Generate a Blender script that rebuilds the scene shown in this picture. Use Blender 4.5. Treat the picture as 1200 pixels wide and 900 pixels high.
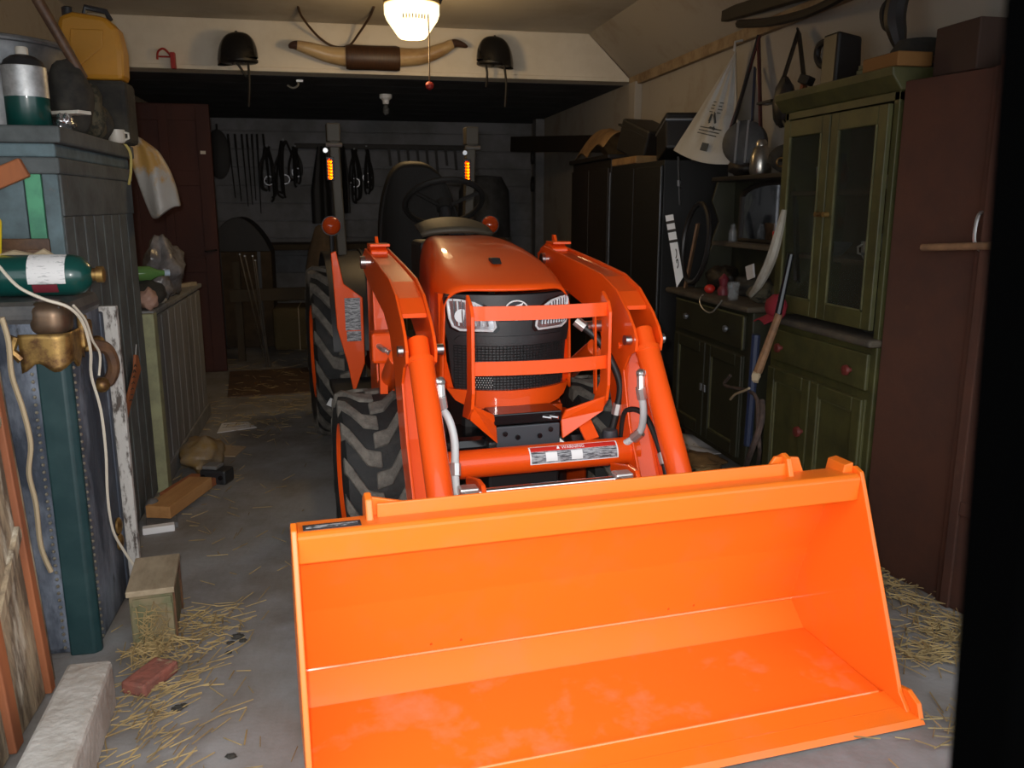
import bpy, bmesh, math, random
from mathutils import Vector, Matrix, Euler, noise
random.seed(7)
for o in list(bpy.data.objects): bpy.data.objects.remove(o, do_unlink=True)
SC = bpy.context.scene; COL = SC.collection
PI = math.pi
# ------------------------------------------------------------------ camera
F = 985.0; YAW = math.radians(11.55); TILT = math.radians(12.05); CAMH = 1.40
cd = bpy.data.cameras.new('camera'); cam = bpy.data.objects.new('camera', cd); COL.objects.link(cam)
cam.location = (0, 0, CAMH); cam.rotation_euler = (PI/2 - TILT, 0, -YAW)
cd.sensor_width = 36; cd.lens = F/1200*36; cd.clip_start = 0.02; cd.clip_end = 100
cd.dof.use_dof = True; cd.dof.focus_distance = 3.2; cd.dof.aperture_fstop = 6.5
SC.camera = cam
# ------------------------------------------------------------------ world, lights, exposure
w = bpy.data.worlds.new('world'); SC.world = w; w.use_nodes = True
w.node_tree.nodes['Background'].inputs[0].default_value = (0.90, 0.95, 1.0, 1)   # overcast sky over the yard, seen through the open garage front
w.node_tree.nodes['Background'].inputs[1].default_value = 2.1
vs = SC.view_settings; vs.view_transform = 'Standard'; vs.look = 'None'; vs.gamma = 1; vs.use_curve_mapping = False
vs.exposure = 0.0
def light(name, kind, loc, energy, color, size=0.1, target=None):
    l = bpy.data.lights.new(name, kind); o = bpy.data.objects.new(name, l); COL.objects.link(o)
    o.location = loc; l.energy = energy; l.color = color
    if kind == 'AREA': l.size = size
    else: l.shadow_soft_size = size
    if target is not None: o.rotation_euler = (Vector(target) - Vector(loc)).to_track_quat('-Z', 'Y').to_euler()
    return o
# flash of the camera, just beside the lens
fl = light('camera_flash', 'SPOT', (-0.035, 0.02, CAMH+0.045), 150, (1.0, 0.95, 0.9), 0.018, (0.10, 3.0, 0.60))
fl.data.spot_size = math.radians(82); fl.data.spot_blend = 0.9
# ------------------------------------------------------------------ pixel -> point on a real plane
_f = Vector((math.sin(YAW)*math.cos(TILT), math.cos(YAW)*math.cos(TILT), -math.sin(TILT)))
_r = Vector((math.cos(YAW), -math.sin(YAW), 0)); _u = _r.cross(_f)
def ray(px, py): return _f + _r*((px-600)/F) + _u*((450-py)/F)
def P(px, py, x=None, y=None, z=None):
    d = ray(px, py); c = Vector((0, 0, CAMH))
    if x is not None: return c + d*(x/d.x)
    if y is not None: return c + d*(y/d.y)
    return c + d*((z-CAMH)/d.z)
# ------------------------------------------------------------------ materials
MATS = {}
def mat(name, c1, rough=0.6, metal=0.0, c2=None, scale=6.0, mix=(0.4, 0.62), c3=None, scale3=2.0, mix3=(0.55, 0.7), bump=0.0, bscale=40.0, stretch=None, coat=0.0, emit=None, alpha=None, trans=0.0, spec=0.5, world=False):
    if name in MATS: return MATS[name]
    m = bpy.data.materials.new(name); m.use_nodes = True; MATS[name] = m
    nt = m.node_tree; N = nt.nodes; L = nt.links; b = N['Principled BSDF']
    b.inputs['Base Color'].default_value = (*c1, 1); b.inputs['Roughness'].default_value = rough; b.inputs['Metallic'].default_value = metal
    b.inputs['Specular IOR Level'].default_value = spec
    b.inputs['Coat Weight'].default_value = coat; b.inputs['Coat Roughness'].default_value = 0.05
    b.inputs['Transmission Weight'].default_value = trans
    if alpha is not None: b.inputs['Alpha'].default_value = alpha
    if emit: b.inputs['Emission Color'].default_value = (*emit[0], 1); b.inputs['Emission Strength'].default_value = emit[1]
    vec = None
    if c2 or c3 or bump:
        tc = N.new('ShaderNodeTexCoord'); vec = tc.outputs['Object']
        if world:
            g = N.new('ShaderNodeNewGeometry'); vec = g.outputs['Position']
        if stretch:
            mp = N.new('ShaderNodeMapping'); mp.inputs['Scale'].default_value = stretch; L.new(vec, mp.inputs['Vector']); vec = mp.outputs['Vector']
    col = None
    def blend(prev, cc, sc, mx, det):
        n = N.new('ShaderNodeTexNoise'); n.inputs['Scale'].default_value = sc; n.inputs['Detail'].default_value = det; n.inputs['Roughness'].default_value = 0.65; L.new(vec, n.inputs['Vector'])
        r = N.new('ShaderNodeMapRange'); r.inputs[1].default_value = mx[0]; r.inputs[2].default_value = mx[1]; L.new(n.outputs['Fac'], r.inputs[0])
        k = N.new('ShaderNodeMix'); k.data_type = 'RGBA'; L.new(r.outputs[0], k.inputs['Factor'])
        if prev is None: k.inputs['A'].default_value = (*c1, 1)
        else: L.new(prev, k.inputs['A'])
        k.inputs['B'].default_value = (*cc, 1); return k.outputs['Result']
    if c2: col = blend(col, c2, scale, mix, 6)
    if c3: col = blend(col, c3, scale3, mix3, 8)
    if col is not None: L.new(col, b.inputs['Base Color'])
    if bump:
        n = N.new('ShaderNodeTexNoise'); n.inputs['Scale'].default_value = bscale; n.inputs['Detail'].default_value = 5; L.new(vec, n.inputs['Vector'])
        bp = N.new('ShaderNodeBump'); bp.inputs['Strength'].default_value = bump; bp.inputs['Distance'].default_value = 0.01; L.new(n.outputs['Fac'], bp.inputs['Height']); L.new(bp.outputs['Normal'], b.inputs['Normal'])
    return m
# ------------------------------------------------------------------ mesh builder
def frame(p0, p1):
    d = (Vector(p1)-Vector(p0)).normalized()
    a = Vector((0, 0, 1)) if abs(d.z) < 0.9 else Vector((1, 0, 0))
    x = d.cross(a).normalized(); return x, x.cross(d).normalized(), d
class MB:
    def __init__(s): s.v = []; s.f = []
    def add(s, vs, fs):
        o = len(s.v); s.v += [tuple(v) for v in vs]; s.f += [tuple(i+o for i in f) for f in fs]; return s
    def box(s, c, size, rot=None, taper=1.0):
        hx, hy, hz = size[0]/2, size[1]/2, size[2]/2
        vs = [Vector((x*hx*(taper if z > 0 else 1), y*hy*(taper if z > 0 else 1), z*hz)) for x, y, z in ((-1,-1,-1),(1,-1,-1),(1,1,-1),(-1,1,-1),(-1,-1,1),(1,-1,1),(1,1,1),(-1,1,1))]
        if rot is not None:
            R = Euler(rot).to_matrix() if not isinstance(rot, Matrix) else rot
            vs = [R @ v for v in vs]
        c = Vector(c)
        return s.add([v+c for v in vs], [(0,3,2,1),(4,5,6,7),(0,1,5,4),(1,2,6,5),(2,3,7,6),(3,0,4,7)])
    def bb(s, x0, x1, y0, y1, z0, z1): return s.box(((x0+x1)/2, (y0+y1)/2, (z0+z1)/2), (x1-x0, y1-y0, z1-z0))
    def beam(s, p0, p1, w, h, up=None):
        p0, p1 = Vector(p0), Vector(p1); d = (p1-p0).normalized()
        a = Vector(up) if up else (Vector((0, 0, 1)) if abs(d.z) < 0.9 else Vector((0, 1, 0)))
        x = d.cross(a).normalized(); y = x.cross(d)
        vs = [q + x*(i*w/2) + y*(j*h/2) for q in (p0, p1) for i, j in ((-1,-1),(1,-1),(1,1),(-1,1))]
        return s.add(vs, [(0,1,2,3),(7,6,5,4),(0,4,5,1),(1,5,6,2),(2,6,7,3),(3,7,4,0)])
    def cyl(s, p0, p1, r0, r1=None, n=16, cap=True):
        r1 = r0 if r1 is None else r1; x, y, d = frame(p0, p1); p0, p1 = Vector(p0), Vector(p1)
        vs = [q + (x*math.cos(a)+y*math.sin(a))*r for q, r in ((p0, r0), (p1, r1)) for a in [2*PI*i/n for i in range(n)]]
        fs = [(i, (i+1) % n, n+(i+1) % n, n+i) for i in range(n)]
        if cap: fs += [tuple(range(n-1, -1, -1)), tuple(range(n, 2*n))]
        return s.add(vs, fs)
    def tube(s, pts, r, n=8, cap=True, closed=False):
        pts = [Vector(p) for p in pts]; m = len(pts); rs = r if isinstance(r, (list, tuple)) else [r]*m
        vs = []; px = None
        for i, p in enumerate(pts):
            a = pts[i-1] if (i > 0 or closed) else p; b = pts[(i+1) % m] if (i < m-1 or closed) else p
            d = (b-a).normalized()
            if px is None: px = frame(a, b)[0]
            x = (px - d*px.dot(d)); x = x.normalized() if x.length > 1e-6 else frame(a, b)[0]
            y = d.cross(x); px = x
            vs += [p + (x*math.cos(2*PI*k/n) + y*math.sin(2*PI*k/n))*rs[i] for k in range(n)]
        fs = [(i*n+k, i*n+(k+1) % n, ((i+1) % m)*n+(k+1) % n, ((i+1) % m)*n+k) for i in range(m if closed else m-1) for k in range(n)]
        if cap and not closed: fs += [tuple(range(n-1, -1, -1)), tuple(range((m-1)*n, m*n))]
        return s.add(vs, fs)
    def lathe(s, prof, org=(0, 0, 0), axis='z', n=24, sc=(1, 1)):
        vs = []; org = Vector(org)
        for r, h in prof:
            for k in range(n):
                a = 2*PI*k/n; c, d = r*math.cos(a)*sc[0], r*math.sin(a)*sc[1]
                vs.append(org + Vector({'z': (c, d, h), 'x': (h, c, d), 'y': (c, h, d)}[axis]))
        m = len(prof); fs = [(i*n+k, i*n+(k+1) % n, (i+1)*n+(k+1) % n, (i+1)*n+k) for i in range(m-1) for k in range(n)]
        if prof[0][0] > 1e-5: fs.append(tuple(range(n-1, -1, -1)))
        if prof[-1][0] > 1e-5: fs.append(tuple(range((m-1)*n, m*n)))
        return s.add(vs, fs)
    def prism(s, poly, axis, a0, a1):
        # polygon in the two other axes extruded along axis
        def q(p, a): return {'x': (a, p[0], p[1]), 'y': (p[0], a, p[1]), 'z': (p[0], p[1], a)}[axis]
        n = len(poly); vs = [q(p, a0) for p in poly] + [q(p, a1) for p in poly]
        return s.add(vs, [tuple(range(n-1, -1, -1)), tuple(range(n, 2*n))] + [(i, (i+1) % n, n+(i+1) % n, n+i) for i in range(n)])
    def plate(s, pts, t):
        # planar 3D outline thickened by vector t
        pts = [Vector(p) for p in pts]; t = Vector(t); n = len(pts)
        return s.add(pts + [p+t for p in pts], [tuple(range(n-1, -1, -1)), tuple(range(n, 2*n))] + [(i, (i+1) % n, n+(i+1) % n, n+i) for i in range(n)])
    def grid(s, fn, nu, nv, cu=False, cv=False):
        vs = [fn(i/(nu if cu else nu-1), j/(nv if cv else nv-1)) for j in range(nv) for i in range(nu)]
        fs = [(j*nu+i, j*nu+(i+1) % nu, ((j+1) % nv)*nu+(i+1) % nu, ((j+1) % nv)*nu+i) for j in range(nv if cv else nv-1) for i in range(nu if cu else nu-1)]
        return s.add(vs, fs)
    def shell(s, fn, nu, nv, t):
        # grid surface with a thickness vector function
        A = [[Vector(fn(i/(nu-1), j/(nv-1))) for i in range(nu)] for j in range(nv)]
        t = Vector(t); top = [p for r in A for p in r]; n = len(top)
        fs = [(j*nu+i, j*nu+i+1, (j+1)*nu+i+1, (j+1)*nu+i) for j in range(nv-1) for i in range(nu-1)]
        fb = [tuple(n+k for k in reversed(f)) for f in fs]
        ring = [i for i in range(nu)] + [j*nu+nu-1 for j in range(1, nv)] + [(nv-1)*nu+i for i in range(nu-2, -1, -1)] + [j*nu for j in range(nv-2, 0, -1)]
        fr = [(ring[k], n+ring[k], n+ring[(k+1) % len(ring)], ring[(k+1) % len(ring)]) for k in range(len(ring))]
        return s.add(top + [p+t for p in top], fs + fb + fr)
    def ball(s, c, r, n=14, m=9, jit=0.0, seed=0):
        rr = random.Random(seed); rx, ry, rz = (r, r, r) if not isinstance(r, (tuple, list)) else r; c = Vector(c)
        vs = [c + Vector((0, 0, -rz))]; fs = []
        for j in range(1, m):
            a = -PI/2 + PI*j/m
            for k in range(n):
                b = 2*PI*k/n; q = 1 + rr.uniform(-jit, jit)
                vs.append(c + Vector((rx*math.cos(a)*math.cos(b)*q, ry*math.cos(a)*math.sin(b)*q, rz*math.sin(a)*q)))
        vs.append(c + Vector((0, 0, rz)))
        for k in range(n): fs.append((0, 1+(k+1) % n, 1+k)); fs.append((len(vs)-1, 1+(m-2)*n+k, 1+(m-2)*n+(k+1) % n))
        for j in range(m-2):
            for k in range(n): fs.append((1+j*n+k, 1+j*n+(k+1) % n, 1+(j+1)*n+(k+1) % n, 1+(j+1)*n+k))
        return s.add(vs, fs)
    def build(s, name, m, parent=None, smooth=False, bevel=0.0, loc=None, rotz=0.0, sub=0):
        me = bpy.data.meshes.new(name); me.from_pydata([tuple(v) for v in s.v], [], s.f); me.validate()
        bm = bmesh.new(); bm.from_mesh(me); bmesh.ops.recalc_face_normals(bm, faces=bm.faces); bm.to_mesh(me); bm.free()
        if isinstance(m, str): m = MATS[m]
        me.materials.append(m); o = bpy.data.objects.new(name, me); COL.objects.link(o)
        if smooth:
            for p in me.polygons: p.use_smooth = True
            me.set_sharp_from_angle(angle=math.radians(40 if smooth is True else smooth))
        if bevel:
            b = o.modifiers.new('bevel', 'BEVEL'); b.width = bevel; b.segments = 2; b.limit_method = 'ANGLE'; b.angle_limit = math.radians(35)
        if sub:
            b = o.modifiers.new('sub', 'SUBSURF'); b.levels = sub; b.render_levels = sub
        if loc is not None: o.location = loc
        o.rotation_euler.z = rotz
        if parent is not None: o.parent = parent
        return o
def tag(o, label=None, cat=None, group=None, kind=None):
    if label: o['label'] = label
    if cat: o['category'] = cat
    if group: o['group'] = group
    if kind: o['kind'] = kind
    return o
def thing(name, label, cat, loc=(0, 0, 0), rotz=0.0, group=None):
    o = bpy.data.objects.new(name, None); COL.objects.link(o); o.location = loc; o.rotation_euler.z = rotz; o.empty_display_size = 0.1
    return tag(o, label, cat, group)
def struct(o): o['kind'] = 'structure'; return o
def sub_copy(o, parent):
    c = o.copy(); COL.objects.link(c); c.parent = parent
    for ch in list(o.children): sub_copy(ch, c)
    return c
def spline(pts, n=8):
    pts = [Vector(p) for p in pts]; out = []
    for i in range(len(pts)-1):
        a = pts[max(i-1, 0)]; b = pts[i]; c = pts[i+1]; d = pts[min(i+2, len(pts)-1)]
        for k in range(n):
            t = k/n; out.append(0.5*((2*b) + (c-a)*t + (2*a-5*b+4*c-d)*t*t + (3*b-a-3*c+d)*t**3))
    return out + [pts[-1]]
def text(name, body, size, m, parent, loc, rot, ext=0.0008):
    cu = bpy.data.curves.new(name, 'FONT'); cu.body = body; cu.size = size; cu.extrude = ext; cu.align_x = 'CENTER'; cu.align_y = 'CENTER'
    tmp = bpy.data.objects.new(name, cu); COL.objects.link(tmp); bpy.context.view_layer.update()
    me = bpy.data.meshes.new_from_object(tmp.evaluated_get(bpy.context.evaluated_depsgraph_get())); bpy.data.objects.remove(tmp, do_unlink=True)
    me.materials.clear(); me.materials.append(MATS[m]); o = bpy.data.objects.new(name, me); COL.objects.link(o); o.location = loc
    o.rotation_euler = rot if not isinstance(rot, Matrix) else rot.to_euler()
    if parent is not None: o.parent = parent
    return o
# ------------------------------------------------------------------ shared materials
mat('orange', (0.88, 0.088, 0.005), 0.42, 0, coat=0.55, spec=0.3)
mat('bucket_orange', (0.95, 0.19, 0.012), 0.42, 0, c2=(0.90, 0.19, 0.03), scale=5, mix=(0.5, 0.75), coat=0.15)
mat('worn_orange', (0.93, 0.18, 0.012), 0.42, 0, c2=(0.85, 0.27, 0.14), scale=4.5, mix=(0.52, 0.78), coat=0.1)
mat('bead_highlight', (0.95, 0.24, 0.05), 0.15, 0, coat=1.0)  # paler than the bucket: highlight along the weld put into the colour
mat('black_plastic', (0.022, 0.022, 0.024), 0.45, 0, bump=0.15, bscale=300)
mat('black_gloss', (0.008, 0.008, 0.009), 0.15)
mat('black_metal', (0.012, 0.012, 0.013), 0.5)
mat('dark_steel', (0.06, 0.065, 0.075), 0.5, 0.3)
mat('chrome', (0.8, 0.8, 0.82), 0.12, 1.0)
mat('steel', (0.55, 0.55, 0.55), 0.3, 1.0)
mat('zinc', (0.62, 0.62, 0.6), 0.38, 0.85)
mat('rubber', (0.013, 0.013, 0.013), 0.75, 0, c2=(0.045, 0.04, 0.035), scale=9, mix=(0.5, 0.8), bump=0.3, bscale=60)
mat('lug_rubber', (0.10, 0.09, 0.078), 0.85, 0, c2=(0.23, 0.205, 0.17), scale=14, mix=(0.4, 0.7), bump=0.4, bscale=120)
mat('hose_black', (0.012, 0.012, 0.012), 0.5)
mat('hose_grey', (0.55, 0.57, 0.57), 0.45)
mat('lens_clear', (0.9, 0.92, 0.95), 0.06, 0, trans=0.92)
mat('reflector_bowl', (0.42, 0.43, 0.45), 0.22, 0.75); mat('lamp_edge', (0.72, 0.74, 0.76), 0.15)
mat('amber', (0.42, 0.045, 0.006), 0.10, 0, spec=0.8)
mat('vinyl_dark', (0.010, 0.009, 0.008), 0.65, 0, spec=0.2, bump=0.2, bscale=120)
mat('dash_vinyl', (0.055, 0.045, 0.03), 0.6)
mat('white_print', (0.85, 0.85, 0.85), 0.5)
mat('decal_red', (0.62, 0.03, 0.02), 0.35)
mat('decal_dark', (0.03, 0.03, 0.035), 0.35)
mat('decal_grey', (0.42, 0.43, 0.45), 0.4, 0, c2=(0.06, 0.06, 0.07), scale=60, mix=(0.45, 0.55), stretch=(0.6, 1, 6))
mat('concrete', (0.27, 0.268, 0.265), 0.85, 0, c2=(0.175, 0.155, 0.135), scale=2.2, mix=(0.38, 0.66), c3=(0.10, 0.075, 0.055), scale3=1.3, mix3=(0.5, 0.75), bump=0.25, bscale=35, world=True)
mat('wall_paint', (0.37, 0.335, 0.285), 0.85, 0, c2=(0.27, 0.22, 0.16), scale=2.5, mix=(0.5, 0.75), c3=(0.22, 0.17, 0.12), scale3=9, mix3=(0.66, 0.8), bump=0.15, bscale=20, world=True)
mat('header_paint', (0.74, 0.67, 0.55), 0.8, 0, c2=(0.62, 0.55, 0.43), scale=2.5, mix=(0.45, 0.75), c3=(0.30, 0.2, 0.12), scale3=11, mix3=(0.7, 0.82), bump=0.12, bscale=16, world=True)
mat('ceiling_paint', (0.50, 0.46, 0.39), 0.85, 0, c2=(0.36, 0.31, 0.24), scale=1.6, mix=(0.45, 0.75), bump=0.15, bscale=15, world=True)
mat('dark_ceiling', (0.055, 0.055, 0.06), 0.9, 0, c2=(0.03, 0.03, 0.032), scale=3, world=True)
mat('back_wall_paint', (0.22, 0.22, 0.235), 0.85, 0, c2=(0.14, 0.14, 0.14), scale=2, world=True)
mat('lens_block_black', (0.0012, 0.0012, 0.0012), 1.0, spec=0.0)
mat('trim_wood', (0.34, 0.25, 0.15), 0.8, 0, c2=(0.2, 0.13, 0.07), scale=8, world=True)
# ------------------------------------------------------------------ room
XL, XR, YH, YB, ZC, ZH = -1.72, 2.35, 6.70, 10.3, 2.70, 2.35
XS = 1.98                                   # where the sloped strip meets the ceiling
struct(MB().bb(-4.5, 5.0, -3.0, YB+0.2, -0.15, 0.0).build('floor', 'concrete'))
struct(MB().bb(XR, XR+0.15, 1.30, YB+0.2, 0, 2.8).build('wall_right', 'wall_paint'))
struct(MB().bb(XL-0.15, XL, 1.30, YB+0.2, 0, 2.8).build('wall_left', 'wall_paint'))
wb = struct(MB().bb(XL, XR, YB+0.03, YB+0.18, 0, 2.8).build('wall_back', 'back_wall_paint'))
bd = None
for k in range(12):                          # horizontal boards of the far wall
    z0 = 0.02+k*0.2
    if bd is None:
        bd = MB().bb(XL, XR, YB, YB+0.03, 0, 0.19).build('board', 'back_wall_paint', wb, bevel=0.006); bd.location.z = z0
    else:
        c = sub_copy(bd, wb); c.location.z = z0
struct(MB().bb(XL-0.15, XS+0.02, 1.30, YH+0.1, ZC, ZC+0.12).build('ceiling', 'ceiling_paint'))
sl = [(XS, ZC), (XR+0.01, 2.355), (XR+0.01, 2.8), (XS, 2.8)]
struct(MB().prism(sl, 'y', 1.30, YH+0.1).build('ceiling_slope', 'wall_paint'))
hp = [(XL, ZH), (XR, ZH), (XS, ZC), (XL, ZC)]
hd = struct(MB().prism(hp, 'y', YH, YH+0.2).build('trim_1', 'header_paint', bevel=0.006))
MB().bb(XL, XR, YH-0.012, YH, ZH, ZH+0.03).build('edge_strip', 'header_paint', hd, bevel=0.004)
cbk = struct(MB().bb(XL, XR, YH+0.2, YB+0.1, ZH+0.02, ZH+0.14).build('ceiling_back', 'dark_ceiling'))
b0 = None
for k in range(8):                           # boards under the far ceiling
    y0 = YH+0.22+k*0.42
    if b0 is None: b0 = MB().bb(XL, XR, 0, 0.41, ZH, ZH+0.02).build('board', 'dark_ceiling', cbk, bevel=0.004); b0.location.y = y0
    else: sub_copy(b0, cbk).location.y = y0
struct(MB().bb(XR-0.06, XR, YH-0.22, YH-0.08, 0, ZH-0.02).build('trim_2', 'wall_paint', bevel=0.005))
struct(MB().beam((XR-0.02, 1.5, 2.345), (XR-0.02, YH-0.02, 2.345), 0.04, 0.07).build('trim_3', 'trim_wood', bevel=0.004))
# front lintel of the garage, and an added black post by the camera, standing in for a dark lens obstruction
struct(MB().bb(XL-0.3, XR+0.3, 1.30, 1.50, 2.05, 2.95).build('trim_4', 'wall_paint'))
jp = P(1224, 450, y=0.265)
lx = lambda z: -(z-1.32)*0.05
struct(MB().add([(x+lx(z), y, z) for z in (0, 2.2) for x, y in ((0, -0.016), (0.055, -0.016), (0.055, 0.02), (0, 0.02))], [(0, 3, 2, 1), (4, 5, 6, 7), (0, 1, 5, 4), (1, 2, 6, 5), (2, 3, 7, 6), (3, 0, 4, 7)]).bb(0.03, 0.16, -0.046, 0.046, 0, 0.012).build('lens_blocker', 'lens_block_black', None, bevel=0.004, loc=(jp.x, 0.281, 0)))
# ------------------------------------------------------------------ tractor
TH = math.radians(5.0)
TR = thing('tractor', 'orange compact tractor with front loader, black grille and wide bucket parked in the garage', 'tractor', (0.695, 1.761, 0), TH)
def front_v(u): return 1.12 + 1.9*u*u
# --- bucket
BW = 0.80
inner = [(0.0, 0.022), (0.47, 0.035), (0.55, 0.105), (0.478, 0.32), (0.392, 0.52), (0.345, 0.60)]
outer = [(0.36, 0.61), (0.408, 0.53), (0.495, 0.325), (0.567, 0.10), (0.478, 0.02), (0.0, 0.008)]
bucket = MB().prism(inner+outer, 'x', -BW, BW).build('bucket', 'bucket_orange', TR)
MB().prism([(0.02, 0.0232), (0.465, 0.0362), (0.465, 0.0382), (0.02, 0.0252)], 'x', -BW+0.004, BW-0.004).build('floor_plate', 'worn_orange', bucket)
MB().prism([(-0.045, 0.006), (0.09, 0.0255), (0.09, 0.034), (-0.03, 0.018)], 'x', -BW-0.028, BW+0.028).build('cutting_edge', 'bucket_orange', bucket, bevel=0.002)
sp = [(-0.01, 0.012), (0.035, 0.06), (0.255, 0.60), (0.27, 0.635), (0.30, 0.645), (0.37, 0.61), (0.43, 0.53), (0.53, 0.30), (0.585, 0.09), (0.49, 0.005)]
for s in (-1, 1):
    MB().prism(sp, 'x', s*BW, s*(BW+0.014)).build('side_plate', 'bucket_orange', bucket, bevel=0.003)
    MB().prism([(-0.035, 0.014), (0.12, 0.03), (0.12, 0.055), (0.02, 0.075), (-0.02, 0.055)], 'x', s*(BW+0.014), s*(BW+0.03)).build('side_cutter', 'bucket_orange', bucket, bevel=0.003)
MB().prism([(0.268, 0.548), (0.262, 0.618), (0.275, 0.628), (0.36, 0.624), (0.375, 0.53), (0.36, 0.528), (0.345, 0.60), (0.30, 0.606), (0.292, 0.55)], 'x', -BW, BW).build('top_bar', 'bucket_orange', bucket, bevel=0.004)
MB().prism([(0.33, 0.60), (0.335, 0.66), (0.345, 0.66), (0.352, 0.60)], 'x', -0.60, 0.60).build('top_flange', 'bucket_orange', bucket, bevel=0.003)
for u in (-0.62, 0.60):
    MB().prism([(0.31, 0.62), (0.33, 0.675), (0.36, 0.685), (0.40, 0.66), (0.42, 0.52), (0.36, 0.60)], 'x', u-0.009, u+0.009).build('hook', 'bucket_orange', bucket, bevel=0.004)
    MB().prism([(u, 0.62), (u+0.10, 0.62), (u+0.10, 0.65), (u+0.01, 0.672)] if u < 0 else [(u-0.07, 0.62), (u+0.07, 0.62), (u+0.05, 0.668), (u-0.03, 0.676)], 'y', 0.355, 0.367).build('hook_plate', 'bucket_orange', bucket, bevel=0.003)
MB().prism([(0.76, 0.6), (0.80, 0.6), (0.80, 0.655), (0.77, 0.65)], 'y', 0.30, 0.38).build('end_stop', 'bucket_orange', bucket, bevel=0.003)
dc = MB().bb(-0.785, -0.645, 0.283, 0.318, 0.6265, 0.6295).build('decal_strip', 'decal_dark', bucket)
MB().bb(-0.778, -0.652, 0.292, 0.307, 0.6293, 0.6302).build('decal_print', 'decal_grey', bucket)
MB().tube([(-BW, 0.547, 0.106), (BW, 0.547, 0.106)], 0.0045, 6).build('weld_bead', 'bead_highlight', bucket, smooth=True)
MB().tube([(-BW+.02, 0.092, 0.034), (BW-.02, 0.092, 0.034)], 0.004, 6).build('weld_bead', 'bead_highlight', bucket, smooth=True)
# --- loader arms
plate = [(1.86, 1.20), (1.80, 1.225), (1.70, 1.215), (1.40, 1.185), (1.15, 1.155), (1.02, 1.115), (0.91, 1.045), (0.86, 1.0), (0.832, 0.96), (0.84, 0.92), (0.885, 0.90), (0.93, 0.84), (0.87, 0.66), (0.74, 0.44), (0.60, 0.26), (0.53, 0.19), (0.54, 0.13), (0.60, 0.12), (0.68, 0.18), (0.83, 0.37), (0.99, 0.62), (1.09, 0.86), (1.16, 0.96), (1.30, 1.02), (1.75, 1.10), (1.86, 1.13), (1.89, 1.19)]
for s in (-1, 1):
    arm = MB()
    arm.prism(plate, 'x', s*0.335, s*0.345)
    arm = arm.build('loader_arm', 'orange', TR, bevel=0.003)
    MB().prism(plate, 'x', s*0.425, s*0.435).build('outer_plate', 'orange', arm, bevel=0.003)
    top = [(1.82, 1.215), (1.70, 1.205), (1.40, 1.175), (1.15, 1.145), (1.02, 1.103), (0.95, 1.06)]
    web = top + [(p[0]+0.002, p[1]-0.014) for p in reversed(top)]
    MB().prism(web, 'x', s*0.346, s*0.424).build('top_web', 'orange', arm)
    low = [(0.97, 0.97), (0.96, 0.86), (0.90, 0.66), (0.77, 0.43), (0.63, 0.26)]
    MB().prism(low + [(p[0]+0.014, p[1]-0.003) for p in reversed(low)], 'x', s*0.346, s*0.424).build('front_web', 'orange', arm)
    for du in (0.332, 0.438):     # pin heads
        MB().cyl((s*du, 0.872, 0.955), (s*(du+(-0.022 if du < 0.4 else 0.016)), 0.872, 0.955), 0.017, n=14).build('pin', 'steel', arm, smooth=True)
    for (v, z) in ((1.05, 1.03), (0.97, 0.92)):
        MB().cyl((s*0.336, v, z), (s*0.328, v, z), 0.012, n=10).build('bolt', 'orange', arm, smooth=True)
    # bucket cylinder
    cyl = MB().cyl((s*0.385, 0.845, 0.917), (s*0.385, 0.53, 0.488), 0.040, n=24).build('bucket_cylinder', 'orange', TR, smooth=True, bevel=0.003)
    MB().cyl((s*0.385, 0.895, 0.985), (s*0.385, 0.848, 0.921), 0.033, n=20).build('cylinder_head', 'orange', cyl, smooth=True, bevel=0.003)
    MB().cyl((s*0.385, 0.853, 0.928), (s*0.385, 0.843, 0.914), 0.0425, n=20).build('collar', 'orange', cyl, smooth=True)
    MB().cyl((s*0.385, 0.53, 0.488), (s*0.385, 0.505, 0.454), 0.019, n=14).build('rod', 'chrome', cyl, smooth=True)
    # bucket linkage lugs at the back of the bucket
    for du in (0.37, 0.46):
        MB().prism([(0.445, 0.46), (0.49, 0.49), (0.54, 0.47), (0.62, 0.24), (0.66, 0.12), (0.575, 0.11)], 'x', s*(du-0.035), s*(du-0.025)).build('bucket_lug', 'orange', bucket, bevel=0.003)
    # mast: upright of the loader frame
    mast = MB().prism([(1.62, 0.50), (1.86, 0.50), (1.88, 0.95), (1.90, 1.21), (1.80, 1.245), (1.72, 1.22), (1.70, 0.95)], 'x', s*0.350, s*0.42).build('loader_mast', 'orange', TR, bevel=0.006)
    MB().bb(s*0.385-0.04, s*0.385+0.04, 1.70, 1.80, 1.235, 1.247).build('mast_cap', 'orange', mast, bevel=0.003)
    MB().prism([(1.78, 1.247), (1.82, 1.247), (1.82, 1.272), (1.80, 1.272)], 'x', s*0.385-0.006, s*0.385+0.006).build('lock_tab', 'orange', mast)
    MB().cyl((s*0.32, 1.79, 1.17), (s*0.455, 1.79, 1.17), 0.026, n=14).build('pivot_pin', 'steel', mast, smooth=True)
    MB().bb(s*0.34, s*0.25, 1.55, 1.9, 0.46, 0.58).build('mount_bracket', 'orange', mast, bevel=0.004)
    # lift cylinder under the boom
    lc = MB().cyl((s*0.385, 1.70, 0.66), (s*0.385, 1.30, 0.86), 0.036, n=18).build('lift_cylinder', 'orange', TR, smooth=True, bevel=0.003)
    MB().cyl((s*0.385, 1.30, 0.86), (s*0.385, 1.10, 0.95), 0.017, n=12).build('rod', 'chrome', lc, smooth=True)
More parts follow.
